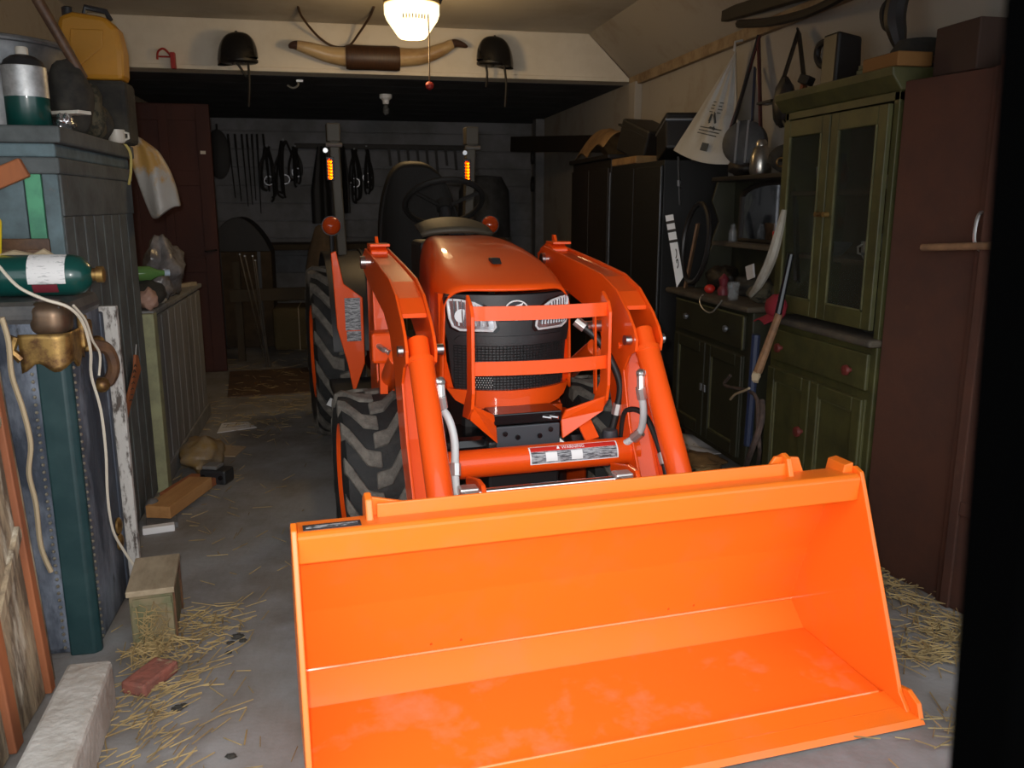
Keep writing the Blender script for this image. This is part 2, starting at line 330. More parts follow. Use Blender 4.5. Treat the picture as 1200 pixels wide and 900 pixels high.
# valve block and posts beside the left mast
vb = MB().bb(-0.455, -0.36, 1.50, 1.60, 0.80, 0.92).build('valve_block', 'orange', TR, bevel=0.012)
MB().bb(-0.425, -0.395, 1.53, 1.57, 0.45, 0.80).build('valve_post', 'orange', vb)
for k in range(4): MB().cyl((-0.43+0.02*k, 1.505, 0.87-0.015*k), (-0.415+0.022*k, 1.46, 0.86-0.012*k), 0.011, n=10).build('fitting', 'zinc', vb, smooth=True)
# --- torque tube with warning decal
tt = MB().cyl((-0.37, 0.885, 0.565), (0.37, 0.885, 0.565), 0.047, n=32).build('cross_tube', 'orange', TR, smooth=True)
def arc_patch(name, m, u0, u1, a0, a1, r, par):
    return MB().shell(lambda i, j: (u0+(u1-u0)*i, 0.885-r*math.cos(a0+(a1-a0)*j), 0.565+r*math.sin(a0+(a1-a0)*j)), 2, 9, (0, 0.0008, 0)).build(name, m, par, smooth=True)
wd = arc_patch('warning_decal', 'white_print', -0.03, 0.285, -0.15, 1.18, 0.0478, tt)
arc_patch('decal_header', 'decal_red', -0.025, 0.280, 0.75, 1.12, 0.0484, tt)
arc_patch('decal_field', 'decal_grey', -0.025, 0.280, -0.08, 0.73, 0.0484, tt)
for u0 in (0.025, 0.115): arc_patch('decal_pictogram', 'white_print', u0, u0+0.04, 0.02, 0.66, 0.0490, tt)
a = 0.935; text('warning_word', 'WARNING', 0.017, 'white_print', tt, (0.125, 0.885-0.0490*math.cos(a), 0.565+0.0490*math.sin(a)), (PI/2-a, 0, 0), 0.0004)
tri = MB().plate([(0.066, 0.8835-0.049*math.cos(a)+0.0045, 0.565+0.049*math.sin(a)-0.006), (0.078, 0.8835-0.049*math.cos(a)+0.0045, 0.565+0.049*math.sin(a)-0.006), (0.072, 0.8835-0.049*math.cos(a)+0.0105, 0.565+0.049*math.sin(a)+0.004)], (0, -0.006, 0.004)).build('warning_triangle', 'white_print', tt)
# --- leveller rod between the linkage brackets
rod = MB().cyl((-0.27, 0.66, 0.545), (0.205, 0.66, 0.545), 0.012, n=14).build('leveller_rod', 'chrome', TR, smooth=True)
for u in (-0.285, 0.22):
    MB().bb(u-0.03, u+0.03, 0.635, 0.685, 0.525, 0.568).build('rod_clevis', 'zinc', rod, bevel=0.006)
    MB().cyl((u-0.02, 0.635, 0.55), (u-0.02, 0.61, 0.55), 0.012, n=10).build('rod_bolt', 'steel', rod, smooth=True)
    MB().prism([(0.63, 0.50), (0.615, 0.55), (0.64, 0.575), (0.70, 0.575), (0.84, 0.54), (0.84, 0.515), (0.70, 0.50)], 'x', u+0.035, u+0.05).build('rod_bracket', 'orange', rod, bevel=0.004)
    MB().lathe([(0.0, 0.0), (0.055, 0.0), (0.055, 0.006), (0.03, 0.016), (0.0, 0.018)], (u+0.06, 0.56, 0.49), 'z', 16).build('washer_cap', 'dark_steel', rod, smooth=True)
# --- hoses
def hose(pts, r, m, name='hydraulic_hose', fits=()):
    pp = spline(pts, 8); h = MB().tube(pp, r, 10).build(name, m, TR, smooth=True)
    for k in fits:
        i = min(int(k*(len(pp)-1)), len(pp)-2); d = (pp[i+1]-pp[i]).normalized()
        MB().cyl(pp[i]-d*0.018, pp[i]+d*0.022, r*1.45, n=8).build('ferrule', 'zinc', h, bevel=0.001)
    return h
def elbow(p, q, r=0.014):
    e = MB(); e.cyl(p, q, r, n=8); e.ball(p, r*1.2, 8, 6); return e.build('elbow_fitting', 'zinc', TR, smooth=True)
elbow((-0.335, 0.80, 0.865), (-0.38, 0.80, 0.865)); elbow((-0.335, 0.80, 0.865), (-0.335, 0.79, 0.81))
hose([(-0.335, 0.79, 0.81), (-0.328, 0.80, 0.74), (-0.335, 0.84, 0.62), (-0.34, 0.87, 0.53)], 0.012, 'hose_black', fits=(0.05, 0.85))
hose([(-0.35, 0.83, 0.785), (-0.322, 0.78, 0.765), (-0.305, 0.75, 0.69), (-0.315, 0.70, 0.58), (-0.318, 0.64, 0.47), (-0.325, 0.60, 0.40)], 0.0125, 'hose_grey', fits=(0.55, 0.72, 0.9))
elbow((-0.325, 0.60, 0.40), (-0.375, 0.60, 0.40))
elbow((0.335, 0.79, 0.855), (0.38, 0.80, 0.855)); elbow((0.335, 0.79, 0.855), (0.333, 0.78, 0.80))
hose([(0.333, 0.78, 0.80), (0.35, 0.79, 0.72), (0.355, 0.83, 0.64), (0.31, 0.87, 0.585), (0.275, 0.90, 0.52)], 0.0125, 'hose_grey', fits=(0.06, 0.55))
hose([(0.20, 1.02, 1.0), (0.27, 0.98, 0.93), (0.33, 0.95, 0.80), (0.325, 0.95, 0.70), (0.30, 0.96, 0.58)], 0.013, 'hose_black', fits=(0.05, 0.78))
hose([(0.335, 0.93, 0.60), (0.335, 0.90, 0.70), (0.375, 0.83, 0.70), (0.39, 0.72, 0.58), (0.385, 0.64, 0.46), (0.395, 0.60, 0.40)], 0.010, 'hose_black', fits=(0.6, 0.88, 0.95))
elbow((0.395, 0.60, 0.40), (0.42, 0.60, 0.40))
MB().cyl((0.225, 1.01, 0.985), (0.30, 1.02, 0.985), 0.02, n=12).build('hose_coupler', 'steel', TR, smooth=True)
MB().lathe([(0.018, 0), (0.022, 0.02), (0.03, 0.05), (0.026, 0.075), (0.012, 0.08)], (0.30, 0.95, 0.55), 'z', 14).build('grease_cup', 'dark_steel', TR, smooth=True)
# --- hood
def hood_sec(t, a):
    # t 0 front .. 1 back ; a 0 left bottom .. 1 right bottom
    vb = 1.10+0.90*t; W = 0.238+0.018*min(1, t*4)-0.105*max(0, t-0.18)**1.15; zt = 1.105+0.155*math.sin(min(1, t*1.05)*PI/2)**0.9; zb = 0.73+0.12*t
    ang = PI*a; e = 0.42
    c = -math.cos(ang); s_ = math.sin(ang)
    u = W*math.copysign(abs(c)**e, c)
    drop = 0.055+0.05*t
    if s_ > 0.45: k = (s_-0.45)/0.55; z = zt-drop+drop*math.sin(k*PI/2)
    else: z = zb+(zt-drop-zb)*(s_/0.45)
    return u, z, vb
def hood_pt(i, j):
    u, z, v = hood_sec(j, i)
    curv = 1.9*u*u*(1-j)**2
    lean = 0.05*max(0, (z-1.0))*(1-j)*2
    return (u, v+curv+lean, z)
hood = MB().grid(hood_pt, 49, 22).build('hood', 'orange', TR, smooth=60)
md = hood.modifiers.new('s', 'SOLIDIFY'); md.thickness = 0.008; md.offset = 1
def fv(u, z): return 1.105+1.9*u*u+0.10*max(0, z-1.0)
def patch(name, m, rows, off, t, par, nc=13, smooth=True):
    # rows: (z, uL, uR); a shell lying on the nose surface
    def fn(i, j):
        x = j*(len(rows)-1); k = min(int(x), len(rows)-2); f = x-k; a, b = rows[k], rows[k+1]
        z = a[0]+(b[0]-a[0])*f; ul = a[1]+(b[1]-a[1])*f; ur = a[2]+(b[2]-a[2])*f; u = ul+(ur-ul)*i
        return (u, fv(u, z)+off, z)
    return MB().shell(fn, nc, (len(rows)-1)*4+1, (0, t, 0)).build(name, m, par, smooth=smooth)
mask = patch('grille_mask', 'black_plastic', [(0.915, -0.222, 0.222), (0.96, -0.232, 0.232), (1.04, -0.236, 0.236), (1.075, -0.234, 0.234), (1.092, -0.228, 0.228)], -0.006, 0.05, TR, 25)
patch('mask_lip', 'black_plastic', [(0.925, -0.2, 0.2), (0.935, -0.205, 0.205), (0.95, -0.19, 0.19)], -0.014, 0.02, mask, 21)
gr = patch('grille', 'black_plastic', [(0.735, -0.195, 0.195), (0.80, -0.212, 0.212), (0.915, -0.222, 0.222)], 0.008, 0.03, TR, 25)
# mesh wires of the grille
wire = MB()
for k in range(34):
    u = -0.205+0.41*k/33
    wire.tube([(u, fv(u, z)+0.005, z) for z in (0.75, 0.83, 0.912)], 0.0014, 4)
for k in range(17):
    z = 0.752+0.16*k/16; wire.tube([(u, fv(u, z)+0.004, z) for u in [-0.205+0.41*q/12 for q in range(13)]], 0.0014, 4)
tag(wire.build('grille_mesh', 'black_metal', gr), kind='stuff')
dots = MB()
for k in range(9):
    for q in range(9):
        u = -0.155+0.0085*k+(0.004 if q % 2 else 0); z = 0.765+0.0085*q; dots.ball((u, fv(u, z)+0.001, z), 0.0024, 6, 4)
tag(dots.build('perforated_plate', 'zinc', gr, smooth=True), kind='stuff')
bumper = patch('nose_trim', 'orange', [(0.690, -0.125, 0.125), (0.70, -0.175, 0.175), (0.715, -0.205, 0.205), (0.755, -0.232, 0.232)], -0.012, 0.06, TR, 25)
for s in (-1, 1):
    rows = [(0.755, 0.205, 0.246), (0.85, 0.224, 0.247), (1.0, 0.234, 0.247), (1.09, 0.232, 0.246)]
    patch('nose_side', 'orange', [(z, s*a if s > 0 else -b, s*b if s > 0 else -a) for z, a, b in rows], 0.022, 0.06, hood, 5)
    hr = [(0.962, 0.075, 0.195), (0.975, 0.065, 0.218), (1.01, 0.070, 0.228), (1.045, 0.088, 0.231), (1.072, 0.135, 0.232), (1.082, 0.19, 0.228)]
    sgn = lambda rr: [(z, a if s > 0 else -b, b if s > 0 else -a) for z, a, b in rr]
    hl = patch('headlight', 'black_gloss', sgn([(z, a-0.006, b+0.002) for z, a, b in hr]), -0.009, 0.02, TR, 15)
    ins = [(0.970, 0.083, 0.188), (0.982, 0.074, 0.210), (1.01, 0.079, 0.220), (1.042, 0.097, 0.223), (1.065, 0.142, 0.224), (1.074, 0.19, 0.220)]
    patch('reflector', 'reflector_bowl', sgn(ins), -0.010, 0.004, hl, 15)
    # chrome rim and ribs
    rim = [(z, a) for z, a, b in ins] + [(z, b) for z, a, b in reversed(ins)]
    MB().tube([(s*u, fv(u, z)-0.013, z) for z, u in rim], 0.0045, 6, closed=True).build('lamp_rim', 'lamp_edge', hl, smooth=True)
    for k in range(9):
        u = 0.10+0.013*k; zt = 1.035+0.0025*k+0.008*min(k, 3)
        MB().tube([(s*u, fv(u, 0.985)-0.012, 0.985), (s*(u+0.003), fv(u, 1.02)-0.014, 1.02), (s*(u+0.004), fv(u, zt)-0.012, zt)], 0.003, 6).build('lamp_rib', 'lamp_edge' if k % 2 else 'reflector_bowl', hl, smooth=True)
    for uu in (0.185,):
        MB().lathe([(0.0, -0.002), (0.012, -0.004), (0.022, -0.010), (0.024, -0.012)], (s*uu, fv(uu, 1.02)-0.006, 1.02), 'y', 16).build('bulb_bowl', 'lamp_edge', hl, smooth=True)
# emblem: oval ring with a slanted white stroke
em = MB().lathe([(0.0, 0.0), (0.042, 0.0), (0.042, 0.006), (0.0, 0.006)], (0, fv(0, 1.04)-0.014, 1.04), 'y', 28, (1, 0.8)).build('emblem', 'decal_dark', mask, smooth=True)
MB().tube([(0.0415*math.cos(2*PI*k/28), fv(0, 1.04)-0.0135, 1.04+0.0335*math.sin(2*PI*k/28)) for k in range(28)], 0.0028, 6, closed=True).build('emblem_ring', 'white_print', mask, smooth=True)
y = fv(0, 1.04)-0.0165
MB().plate([(-0.024, y, 1.028), (-0.014, y, 1.046), (-0.004, y, 1.057), (0.008, y, 1.060), (0.024, y, 1.066), (0.018, y, 1.054), (0.008, y, 1.045), (0.004, y, 1.030), (-0.004, y, 1.020)], (0, 0.003, 0)).build('emblem_stroke', 'white_print', mask)
# hood latch and key cylinder
MB().prism([(1.33, 1.184), (1.36, 1.205), (1.40, 1.205), (1.40, 1.184)], 'x', -0.02, 0.015).build('hood_latch', 'black_plastic', hood, bevel=0.003)
# dash, steering wheel
dash = MB().grid(lambda i, j: (-0.165+0.33*i, 2.00+0.16*j-0.10*math.sin(PI*i)*(1-j)*0.5, 1.235+0.11*math.sin(PI*(0.08+0.84*i))**0.3*(0.55+0.45*math.sin(j*PI/2))), 17, 7).build('dash_cowl', 'dash_vinyl', TR, smooth=True)
md = dash.modifiers.new('s', 'SOLIDIFY'); md.thickness = 0.02
MB().bb(-0.16, 0.16, 2.05, 2.3, 0.75, 1.24).build('firewall', 'black_metal', TR, bevel=0.02)
MB().cyl((-0.03, 2.03, 1.28), (0.035, 2.03, 1.28), 0.012, n=10).build('key_latch', 'dark_steel', hood, smooth=True)
swc = Vector((0.03, 2.42, 1.41)); sw_ax = Vector((0, 0.55, 0.83)).normalized(); sx = Vector((1, 0, 0)); sy = sw_ax.cross(sx)
sw = MB().tube([swc+sx*0.19*math.cos(2*PI*k/32)+sy*0.19*math.sin(2*PI*k/32) for k in range(32)], 0.014, 8, closed=True).build('steering_wheel', 'vinyl_dark', TR, smooth=True)
for k in range(3):
    a = PI/2+2*PI*k/3; MB().tube([swc-sw_ax*0.03, swc+sx*0.185*math.cos(a)+sy*0.185*math.sin(a)], 0.010, 6).build('spoke', 'vinyl_dark', sw, smooth=True)
MB().cyl(swc-sw_ax*0.02, swc-sw_ax*0.28, 0.028, n=12).build('column', 'black_metal', sw, smooth=True)
MB().cyl(swc-sw_ax*0.04, swc+sw_ax*0.005, 0.04, n=14).build('hub', 'vinyl_dark', sw, smooth=True)
# seat
def seat_pt(i, j):
    u = -0.235+0.47*i; t = j
    z = 0.95+0.67*t; wv = 1-0.35*t**3; edge = abs(2*i-1)**4
    top = 1-0.13*(abs(2*i-1)**3)*t
    return (u*wv, 2.86+0.16*t-0.09*edge*(1-t*0.4), 0.95+(z-0.95)*top)
seat = MB().shell(seat_pt, 15, 12, (0, 0.10, 0.02)).build('seat_back', 'vinyl_dark', TR, smooth=True, bevel=0.02)
MB().box((0, 2.68, 0.92), (0.46, 0.42, 0.12)).build('seat_cushion', 'vinyl_dark', TR, bevel=0.04)
# ROPS posts with reflectors and signals
for s in (-1, 1):
    post = MB().beam((s*0.36, 3.42, 0.6), (s*0.385, 3.40, 1.30), 0.055, 0.07).beam((s*0.385, 3.40, 1.28), (s*0.405, 3.38, 1.83), 0.055, 0.07).build('roll_bar_post', 'dash_vinyl', TR, bevel=0.008)
    MB().box((s*0.405, 3.38, 1.80), (0.075, 0.09, 0.10)).build('hinge_sleeve', 'dash_vinyl', post, bevel=0.006)
    MB().cyl((s*0.36, 3.33, 1.73), (s*0.45, 3.33, 1.73), 0.012, n=8).build('hinge_bolt', 'steel', post, smooth=True)
    MB().cyl((s*0.405-0.05, 3.345, 1.70), (s*0.405-0.05, 3.325, 1.70), 0.014, n=8).build('hinge_pin', 'steel', post, smooth=True)
    # amber corner-cube reflector plate
    cc = s*0.40-0.032*1; lamp = MB().bb(cc-0.022, cc+0.022, 3.325, 3.34, 1.535, 1.665).build('reflector_housing', 'black_plastic', post, bevel=0.004)
    cube = MB(); e = 0.017
    view = (Vector((-0.84, -1.70, 1.40))-Vector((cc, 3.32, 1.60))).normalized()
    R = Vector((1, 1, 1)).normalized().rotation_difference(view).to_matrix()
    for r_ in range(6):
        for c_ in range(1):
            o3 = Vector((cc-0.002+0.020*c_, 3.318, 1.552+0.0175*r_)) - view*0.006
            ax = [R @ Vector(q) for q in ((1, 0, 0), (0, 1, 0), (0, 0, 1))]
            for (p, q) in ((0, 1), (1, 2), (2, 0)): cube.add([o3, o3+ax[p]*e, o3+ax[p]*e+ax[q]*e, o3+ax[q]*e], [(0, 1, 2, 3)])
    cube.build('reflector', 'retro_amber' if 'retro_amber' in MATS else mat('retro_amber', (1.0, 0.42, 0.06), 0.02, 1.0), lamp)
    # round turn signals on the fenders
    MB().cyl((s*0.455, 3.15, 1.08), (s*0.455, 3.15, 1.25), 0.012, n=8).build('signal_stalk', 'black_metal', TR)
    sg = MB().lathe([(0.05, 0.03), (0.054, 0.01), (0.054, 0.0)], (s*0.455, 3.13, 1.285), 'y', 20).build('turn_signal', 'black_plastic', TR, smooth=True)
    MB().lathe([(0.0, -0.035), (0.025, -0.031), (0.043, -0.02), (0.051, 0.0), (0.051, 0.008)], (s*0.455, 3.13, 1.285), 'y', 20).build('signal_lens', 'amber', sg, smooth=True)
    # rear fender: curved guard over the rear wheel
    cy, cz = 3.50, 0.53
    def fen(i, j):
        a = math.radians(8+132*j); return (s*(0.27+0.22*i), cy-0.585*math.cos(a), cz+0.585*math.sin(a))
    fd = MB().shell(fen, 4, 18, (0, 0, 0.012)).build('fender', 'black_plastic', TR, smooth=True)
    MB().prism([(cy-0.61*math.cos(math.radians(q)), cz+0.61*math.sin(math.radians(q))) for q in range(8, 142, 12)]+[(3.9, 0.75), (3.5, 0.72), (3.0, 0.55)], 'x', s*0.262, s*0.274).build('fender_side', 'black_plastic', fd)
    MB().bb(s*0.27, s*0.52, 2.35, 2.95, 0.42, 0.46).build('foot_step', 'black_plastic', TR, bevel=0.008)
MB().bb(-0.25, 0.25, 2.2, 3.6, 0.40, 0.62).build('transmission', 'black_metal', TR, bevel=0.03)
MB().bb(-0.17, 0.17, 1.2, 2.2, 0.42, 0.80).build('engine_block', 'black_metal', TR, bevel=0.03)
# side brace panel with plates on the far side of the left mast
br = MB().plate([(-0.515, 2.50, 1.17), (-0.49, 2.50, 1.18), (-0.46, 2.50, 1.02), (-0.37, 2.50, 0.95), (-0.37, 2.50, 0.62), (-0.43, 2.50, 0.46), (-0.455, 2.50, 0.62), (-0.50, 2.50, 0.80)], (0, 0.03, 0)).build('fender_panel', 'orange', TR, bevel=0.004)
MB().bb(-0.46, -0.385, 2.494, 2.499, 0.79, 0.95).build('data_plate', 'decal_grey', br)
MB().bb(-0.455, -0.385, 2.494, 2.499, 0.735, 0.785).build('data_plate', 'decal_grey', br)
# --- front frame, axle and centre bracket
MB().bb(-0.105, 0.125, 0.985, 1.0, 0.50, 0.655).build('centre_bracket', 'dark_steel', TR, bevel=0.004)
cb = [o for o in TR.children if o.name.startswith('centre_bracket')][0]
for (u, z) in ((-0.075, 0.63), (-0.03, 0.615), (0.05, 0.615), (0.09, 0.635), (0.09, 0.57), (-0.075, 0.57)):
    MB().cyl((u, 0.986, z), (u, 0.978, z), 0.009, n=8).build('bolt_hole', 'black_gloss', cb)
MB().bb(-0.12, 0.13, 0.98, 1.10, 0.662, 0.70).build('bracket_channel', 'black_gloss', cb, bevel=0.004)
for u in (0.06, 0.085): MB().cyl((u, 0.978, 0.682), (u+0.025, 0.96, 0.68), 0.006, n=8).build('channel_bolt', 'steel', cb)
MB().bb(-0.13, 0.13, 1.0, 1.6, 0.42, 0.60).build('front_frame', 'black_metal', TR, bevel=0.01)
ax = MB().beam((-0.36, 1.55, 0.35), (0.36, 1.55, 0.35), 0.10, 0.11).build('front_axle', 'black_metal', TR, bevel=0.02)
for s in (-1, 1): MB().cyl((s*0.30, 1.55, 0.22), (s*0.30, 1.55, 0.50), 0.06, n=14).build('kingpin', 'black_metal', ax, smooth=True)
MB().cyl((-0.40, 1.38, 0.42), (0.40, 1.38, 0.42), 0.014, n=10).build('tie_rod', 'black_metal', ax, smooth=True)
MB().box((-0.19, 1.16, 0.53), (0.18, 0.24, 0.15)).build('skid_cover', 'black_gloss', TR, bevel=0.03)
MB().box((0.22, 1.18, 0.52), (0.16, 0.24, 0.14)).build('skid_cover', 'black_gloss', TR, bevel=0.03)
# --- grille guard
gpl = [(0.955, 1.115), (0.905, 1.085), (0.885, 1.05), (0.885, 0.80), (0.90, 0.745), (0.95, 0.70), (1.03, 0.69), (1.0, 0.74), (0.955, 0.80), (0.95, 1.0), (0.965, 1.08)]
gg = MB().prism(gpl, 'x', -0.215, -0.203).build('grille_guard', 'orange', TR, bevel=0.003)
MB().prism(gpl, 'x', 0.258, 0.270).build('guard_plate', 'orange', gg, bevel=0.003)
for z in (1.058, 0.878):
    pp = [(-0.205+0.465*k/12, 0.905-0.03*math.sin(PI*k/12), z) for k in range(13)]
    g = MB()
    g.grid(lambda i, j: (pp[int(round(i*12))][0], pp[int(round(i*12))][1]+(0.009 if j > 0.5 else 0), z+(-0.023 if j in (0, 1) or j < 0.2 or j > 0.8 else 0.023)), 13, 4, cv=True)
    g.build('guard_bar', 'orange', gg)
for (ua, ub) in ((-0.210, -0.105), (0.264, 0.13)):
    MB().plate([(ua, 0.90, 0.76), (ua, 0.93, 0.70), (ub, 0.97, 0.60), (ub, 0.99, 0.665), (ub*0.9+ua*0.1, 0.975, 0.70)], (0, 0.010, 0.002)).build('guard_foot', 'orange', gg, bevel=0.003)
MB().beam((0.235, 0.96, 1.07), (0.27, 1.02, 0.74), 0.022, 0.006, (1, 0, 0)).build('guard_strut', 'orange', gg)
MB().beam((0.20, 1.02, 0.70), (0.225, 0.93, 0.60), 0.05, 0.012, (0, 1, 0)).build('guard_strut', 'orange', gg)
# --- wheels
def make_wheel(s, uc, vc, R, Wd, nl, rim_r, name):
    h = Wd/2
    prof = [(rim_r, -h*0.80), (rim_r+0.02, -h*0.92), (R*0.82, -h*1.02), (R*0.93, -h*0.93), (R*0.955, -h*0.7), (R*0.965, 0), (R*0.955, h*0.7), (R*0.93, h*0.93), (R*0.82, h*1.02), (rim_r+0.02, h*0.92), (rim_r, h*0.80)]
    t = MB().lathe(prof, (0, 0, 0), 'x', 48).build(name+'_tire', 'rubber', TR, smooth=True, loc=(uc, vc, R))
    base = {}
    for side in (-1, 1):
        # lug: chevron bar from the shoulder to past the centre
        st = [(side*h*1.0, 0.0), (side*h*0.78, 0.30), (side*h*0.35, 0.78), (side*h*-0.10, 0.86)]
        pitch = 2*PI/nl; wid = pitch*0.45; m = MB(); vs = []
        for k, (a, f) in enumerate(st):
            an = -f*pitch*1.15
            r0 = R*0.93 if k else R*0.80
            for da, rr in ((-wid/2, r0), (-wid/2*0.86, R*(1.0 if k else 0.955)), (wid/2*0.86, R*(1.0 if k else 0.955)), (wid/2, r0)):
                q = an+da; vs.append((a*(1.03 if (k == 0) else 1), -rr*math.cos(q), rr*math.sin(q)))
        fs = [(k*4+j, k*4+j+1, (k+1)*4+j+1, (k+1)*4+j) for k in range(len(st)-1) for j in range(3)] + [(0, 1, 2, 3), (len(st)*4-1, len(st)*4-2, len(st)*4-3, len(st)*4-4)]
        m.add(vs, fs); lug = m.build('lug', 'lug_rubber', t, bevel=0.006); base[side] = lug
        for k in range(nl):
            o = lug if k == 0 else sub_copy(lug, t)
            o.rotation_euler.x = k*pitch + (pitch/2 if side > 0 else 0)
    rim = MB().lathe([(0.0, h*0.25*s), (rim_r*0.45, h*0.25*s), (rim_r*0.5, h*0.42*s), (rim_r*0.85, h*0.2*s), (rim_r*0.93, h*0.75*s), (rim_r+0.012, h*0.93*s), (rim_r+0.014, h*0.80*s), (rim_r, h*0.70*s), (rim_r*0.97, -h*0.8*s), (rim_r+0.012, -h*0.93*s)], (uc, vc, R), 'x', 36).build(name+'_rim', 'orange', TR, smooth=True)
    for k in range(6):
        a = 2*PI*k/6; MB().cyl((uc+h*0.25*s, vc+rim_r*0.33*math.cos(a), R+rim_r*0.33*math.sin(a)), (uc+h*0.36*s, vc+rim_r*0.33*math.cos(a), R+rim_r*0.33*math.sin(a)), 0.012, n=6).build('wheel_nut', 'steel', rim)
    return t
for s in (-1, 1):
    make_wheel(s, s*0.475, 1.55, 0.345, 0.24, 14, 0.20, 'front')
    make_wheel(s, s*0.44, 3.52, 0.52, 0.275, 18, 0.27, 'rear')
rt = [o for o in TR.children if o.name.startswith('rear_tire')][0]
MB().box((-0.05, -0.485, -0.225), (0.075, 0.008, 0.05), (0.45, 0.5, 0.0)).build('paper_tag', 'white_print', rt)
# ------------------------------------------------------------------ left side
mat('grey_green', (0.105, 0.12, 0.122), 0.75, 0, c2=(0.05, 0.055, 0.055), scale=5, mix=(0.4, 0.7), c3=(0.16, 0.13, 0.10), scale3=14, mix3=(0.62, 0.75), bump=0.2, bscale=30)
mat('groove_paint', (0.17, 0.24, 0.24), 0.7)
mat('blue_grey', (0.13, 0.19, 0.21), 0.75, 0, c2=(0.08, 0.11, 0.12), scale=6, c3=(0.20, 0.16, 0.12), scale3=16, mix3=(0.64, 0.78))
mat('stripe_green', (0.10, 0.36, 0.20), 0.7, 0, c2=(0.07, 0.24, 0.15), scale=7)
mat('red_wood', (0.40, 0.13, 0.045), 0.75, 0, c2=(0.24, 0.08, 0.035), scale=7, mix=(0.4, 0.7), stretch=(1, 1, 0.2))
mat('pine_wood', (0.52, 0.27, 0.10), 0.7, 0, c2=(0.38, 0.18, 0.06), scale=9, stretch=(1, 0.2, 1))
mat('weathered', (0.40, 0.31, 0.20), 0.9, 0, c2=(0.12, 0.085, 0.055), scale=16, mix=(0.42, 0.6), c3=(0.55, 0.49, 0.38), scale3=12, mix3=(0.56, 0.68), bump=0.7, bscale=40, stretch=(1, 1, 0.25))
mat('trunk_canvas', (0.035, 0.045, 0.065), 0.6, 0, c2=(0.30, 0.34, 0.41), scale=6, mix=(0.46, 0.78), c3=(0.02, 0.02, 0.022), scale3=20, mix3=(0.6, 0.7), bump=0.25, bscale=60, stretch=(1, 1, 0.4))
mat('trunk_band', (0.010, 0.036, 0.040), 0.45, 0, c2=(0.025, 0.06, 0.062), scale=8, mix=(0.45, 0.75))
mat('trunk_top', (0.05, 0.05, 0.052), 0.4, 0, c2=(0.10, 0.095, 0.09), scale=9)
mat('brass', (0.34, 0.21, 0.065), 0.45, 0.7, c2=(0.12, 0.06, 0.025), scale=22, mix=(0.42, 0.62))
mat('stud_metal', (0.42, 0.38, 0.30), 0.4, 0.8)
mat('leather', (0.13, 0.065, 0.03), 0.55, 0, c2=(0.07, 0.035, 0.02), scale=20)
mat('white_peel', (0.46, 0.44, 0.41), 0.85, 0, c2=(0.08, 0.065, 0.055), scale=30, mix=(0.50, 0.60), bump=0.5, bscale=60, stretch=(1, 1, 0.4))
mat('twine', (0.60, 0.54, 0.44), 0.9); mat('twine_tan', (0.42, 0.33, 0.21), 0.9)
mat('can_green', (0.004, 0.055, 0.046), 0.28, 0, coat=0.3); mat('can_silver', (0.60, 0.61, 0.61), 0.42, 0.6, c2=(0.42, 0.43, 0.43), scale=30)
mat('label_white', (0.72, 0.71, 0.70), 0.6, 0, c2=(0.42, 0.42, 0.42), scale=30, mix=(0.55, 0.62), stretch=(1, 1, 5))
mat('label_maroon', (0.16, 0.02, 0.03), 0.5)
mat('galvanized', (0.32, 0.33, 0.34), 0.45, 0.7, c2=(0.20, 0.21, 0.22), scale=9)
mat('jerry_yellow', (0.44, 0.20, 0.014), 0.5, 0, c2=(0.5, 0.22, 0.012), scale=5)
mat('yellow_plastic', (0.78, 0.60, 0.02), 0.5)
mat('dark_cloth', (0.020, 0.019, 0.017), 0.9, 0, c2=(0.05, 0.045, 0.035), scale=9); mat('camo', (0.09, 0.08, 0.05), 0.9, 0, c2=(0.03, 0.03, 0.02), scale=12, mix=(0.48, 0.54), c3=(0.2, 0.15, 0.09), scale3=9)
mat('foil', (0.75, 0.76, 0.78), 0.2, 0.9); mat('mug_white', (0.62, 0.58, 0.50), 0.4)
mat('poly_bag', (0.33, 0.31, 0.28), 0.5, 0, c2=(0.36, 0.20, 0.05), scale=5.5, mix=(0.47, 0.58), bump=0.5, bscale=18)
mat('clear_bag', (0.22, 0.21, 0.21), 0.25, 0, c2=(0.12, 0.11, 0.11), scale=9, bump=0.6, bscale=22)
mat('grey_boards', (0.23, 0.23, 0.225), 0.8, 0, c2=(0.13, 0.125, 0.12), scale=6, mix=(0.4, 0.7), c3=(0.32, 0.31, 0.29), scale3=15, mix3=(0.6, 0.72), stretch=(1, 1, 0.2))
mat('pale_green_wood', (0.34, 0.34, 0.19), 0.8, 0, c2=(0.24, 0.24, 0.14), scale=8, c3=(0.06, 0.06, 0.05), scale3=40, mix3=(0.66, 0.7))
mat('red_brown_door', (0.065, 0.018, 0.012), 0.75, 0, c2=(0.045, 0.013, 0.010), scale=4, stretch=(1, 1, 0.3))
mat('block_concrete', (0.44, 0.42, 0.385), 0.95, 0, c2=(0.33, 0.30, 0.26), scale=7, c3=(0.24, 0.17, 0.13), scale3=5, mix3=(0.62, 0.8), bump=0.6, bscale=45)
mat('khaki_paint', (0.13, 0.13, 0.065), 0.85, 0, c2=(0.20, 0.16, 0.09), scale=10, mix=(0.45, 0.6)); mat('old_board', (0.37, 0.30, 0.20), 0.9, 0, c2=(0.24, 0.19, 0.12), scale=12, stretch=(1, 0.3, 1), bump=0.4, bscale=40)
mat('brick_red', (0.30, 0.10, 0.07), 0.9, 0, c2=(0.20, 0.08, 0.06), scale=18, c3=(0.40, 0.30, 0.18), scale3=14, mix3=(0.6, 0.7), bump=0.5, bscale=50)
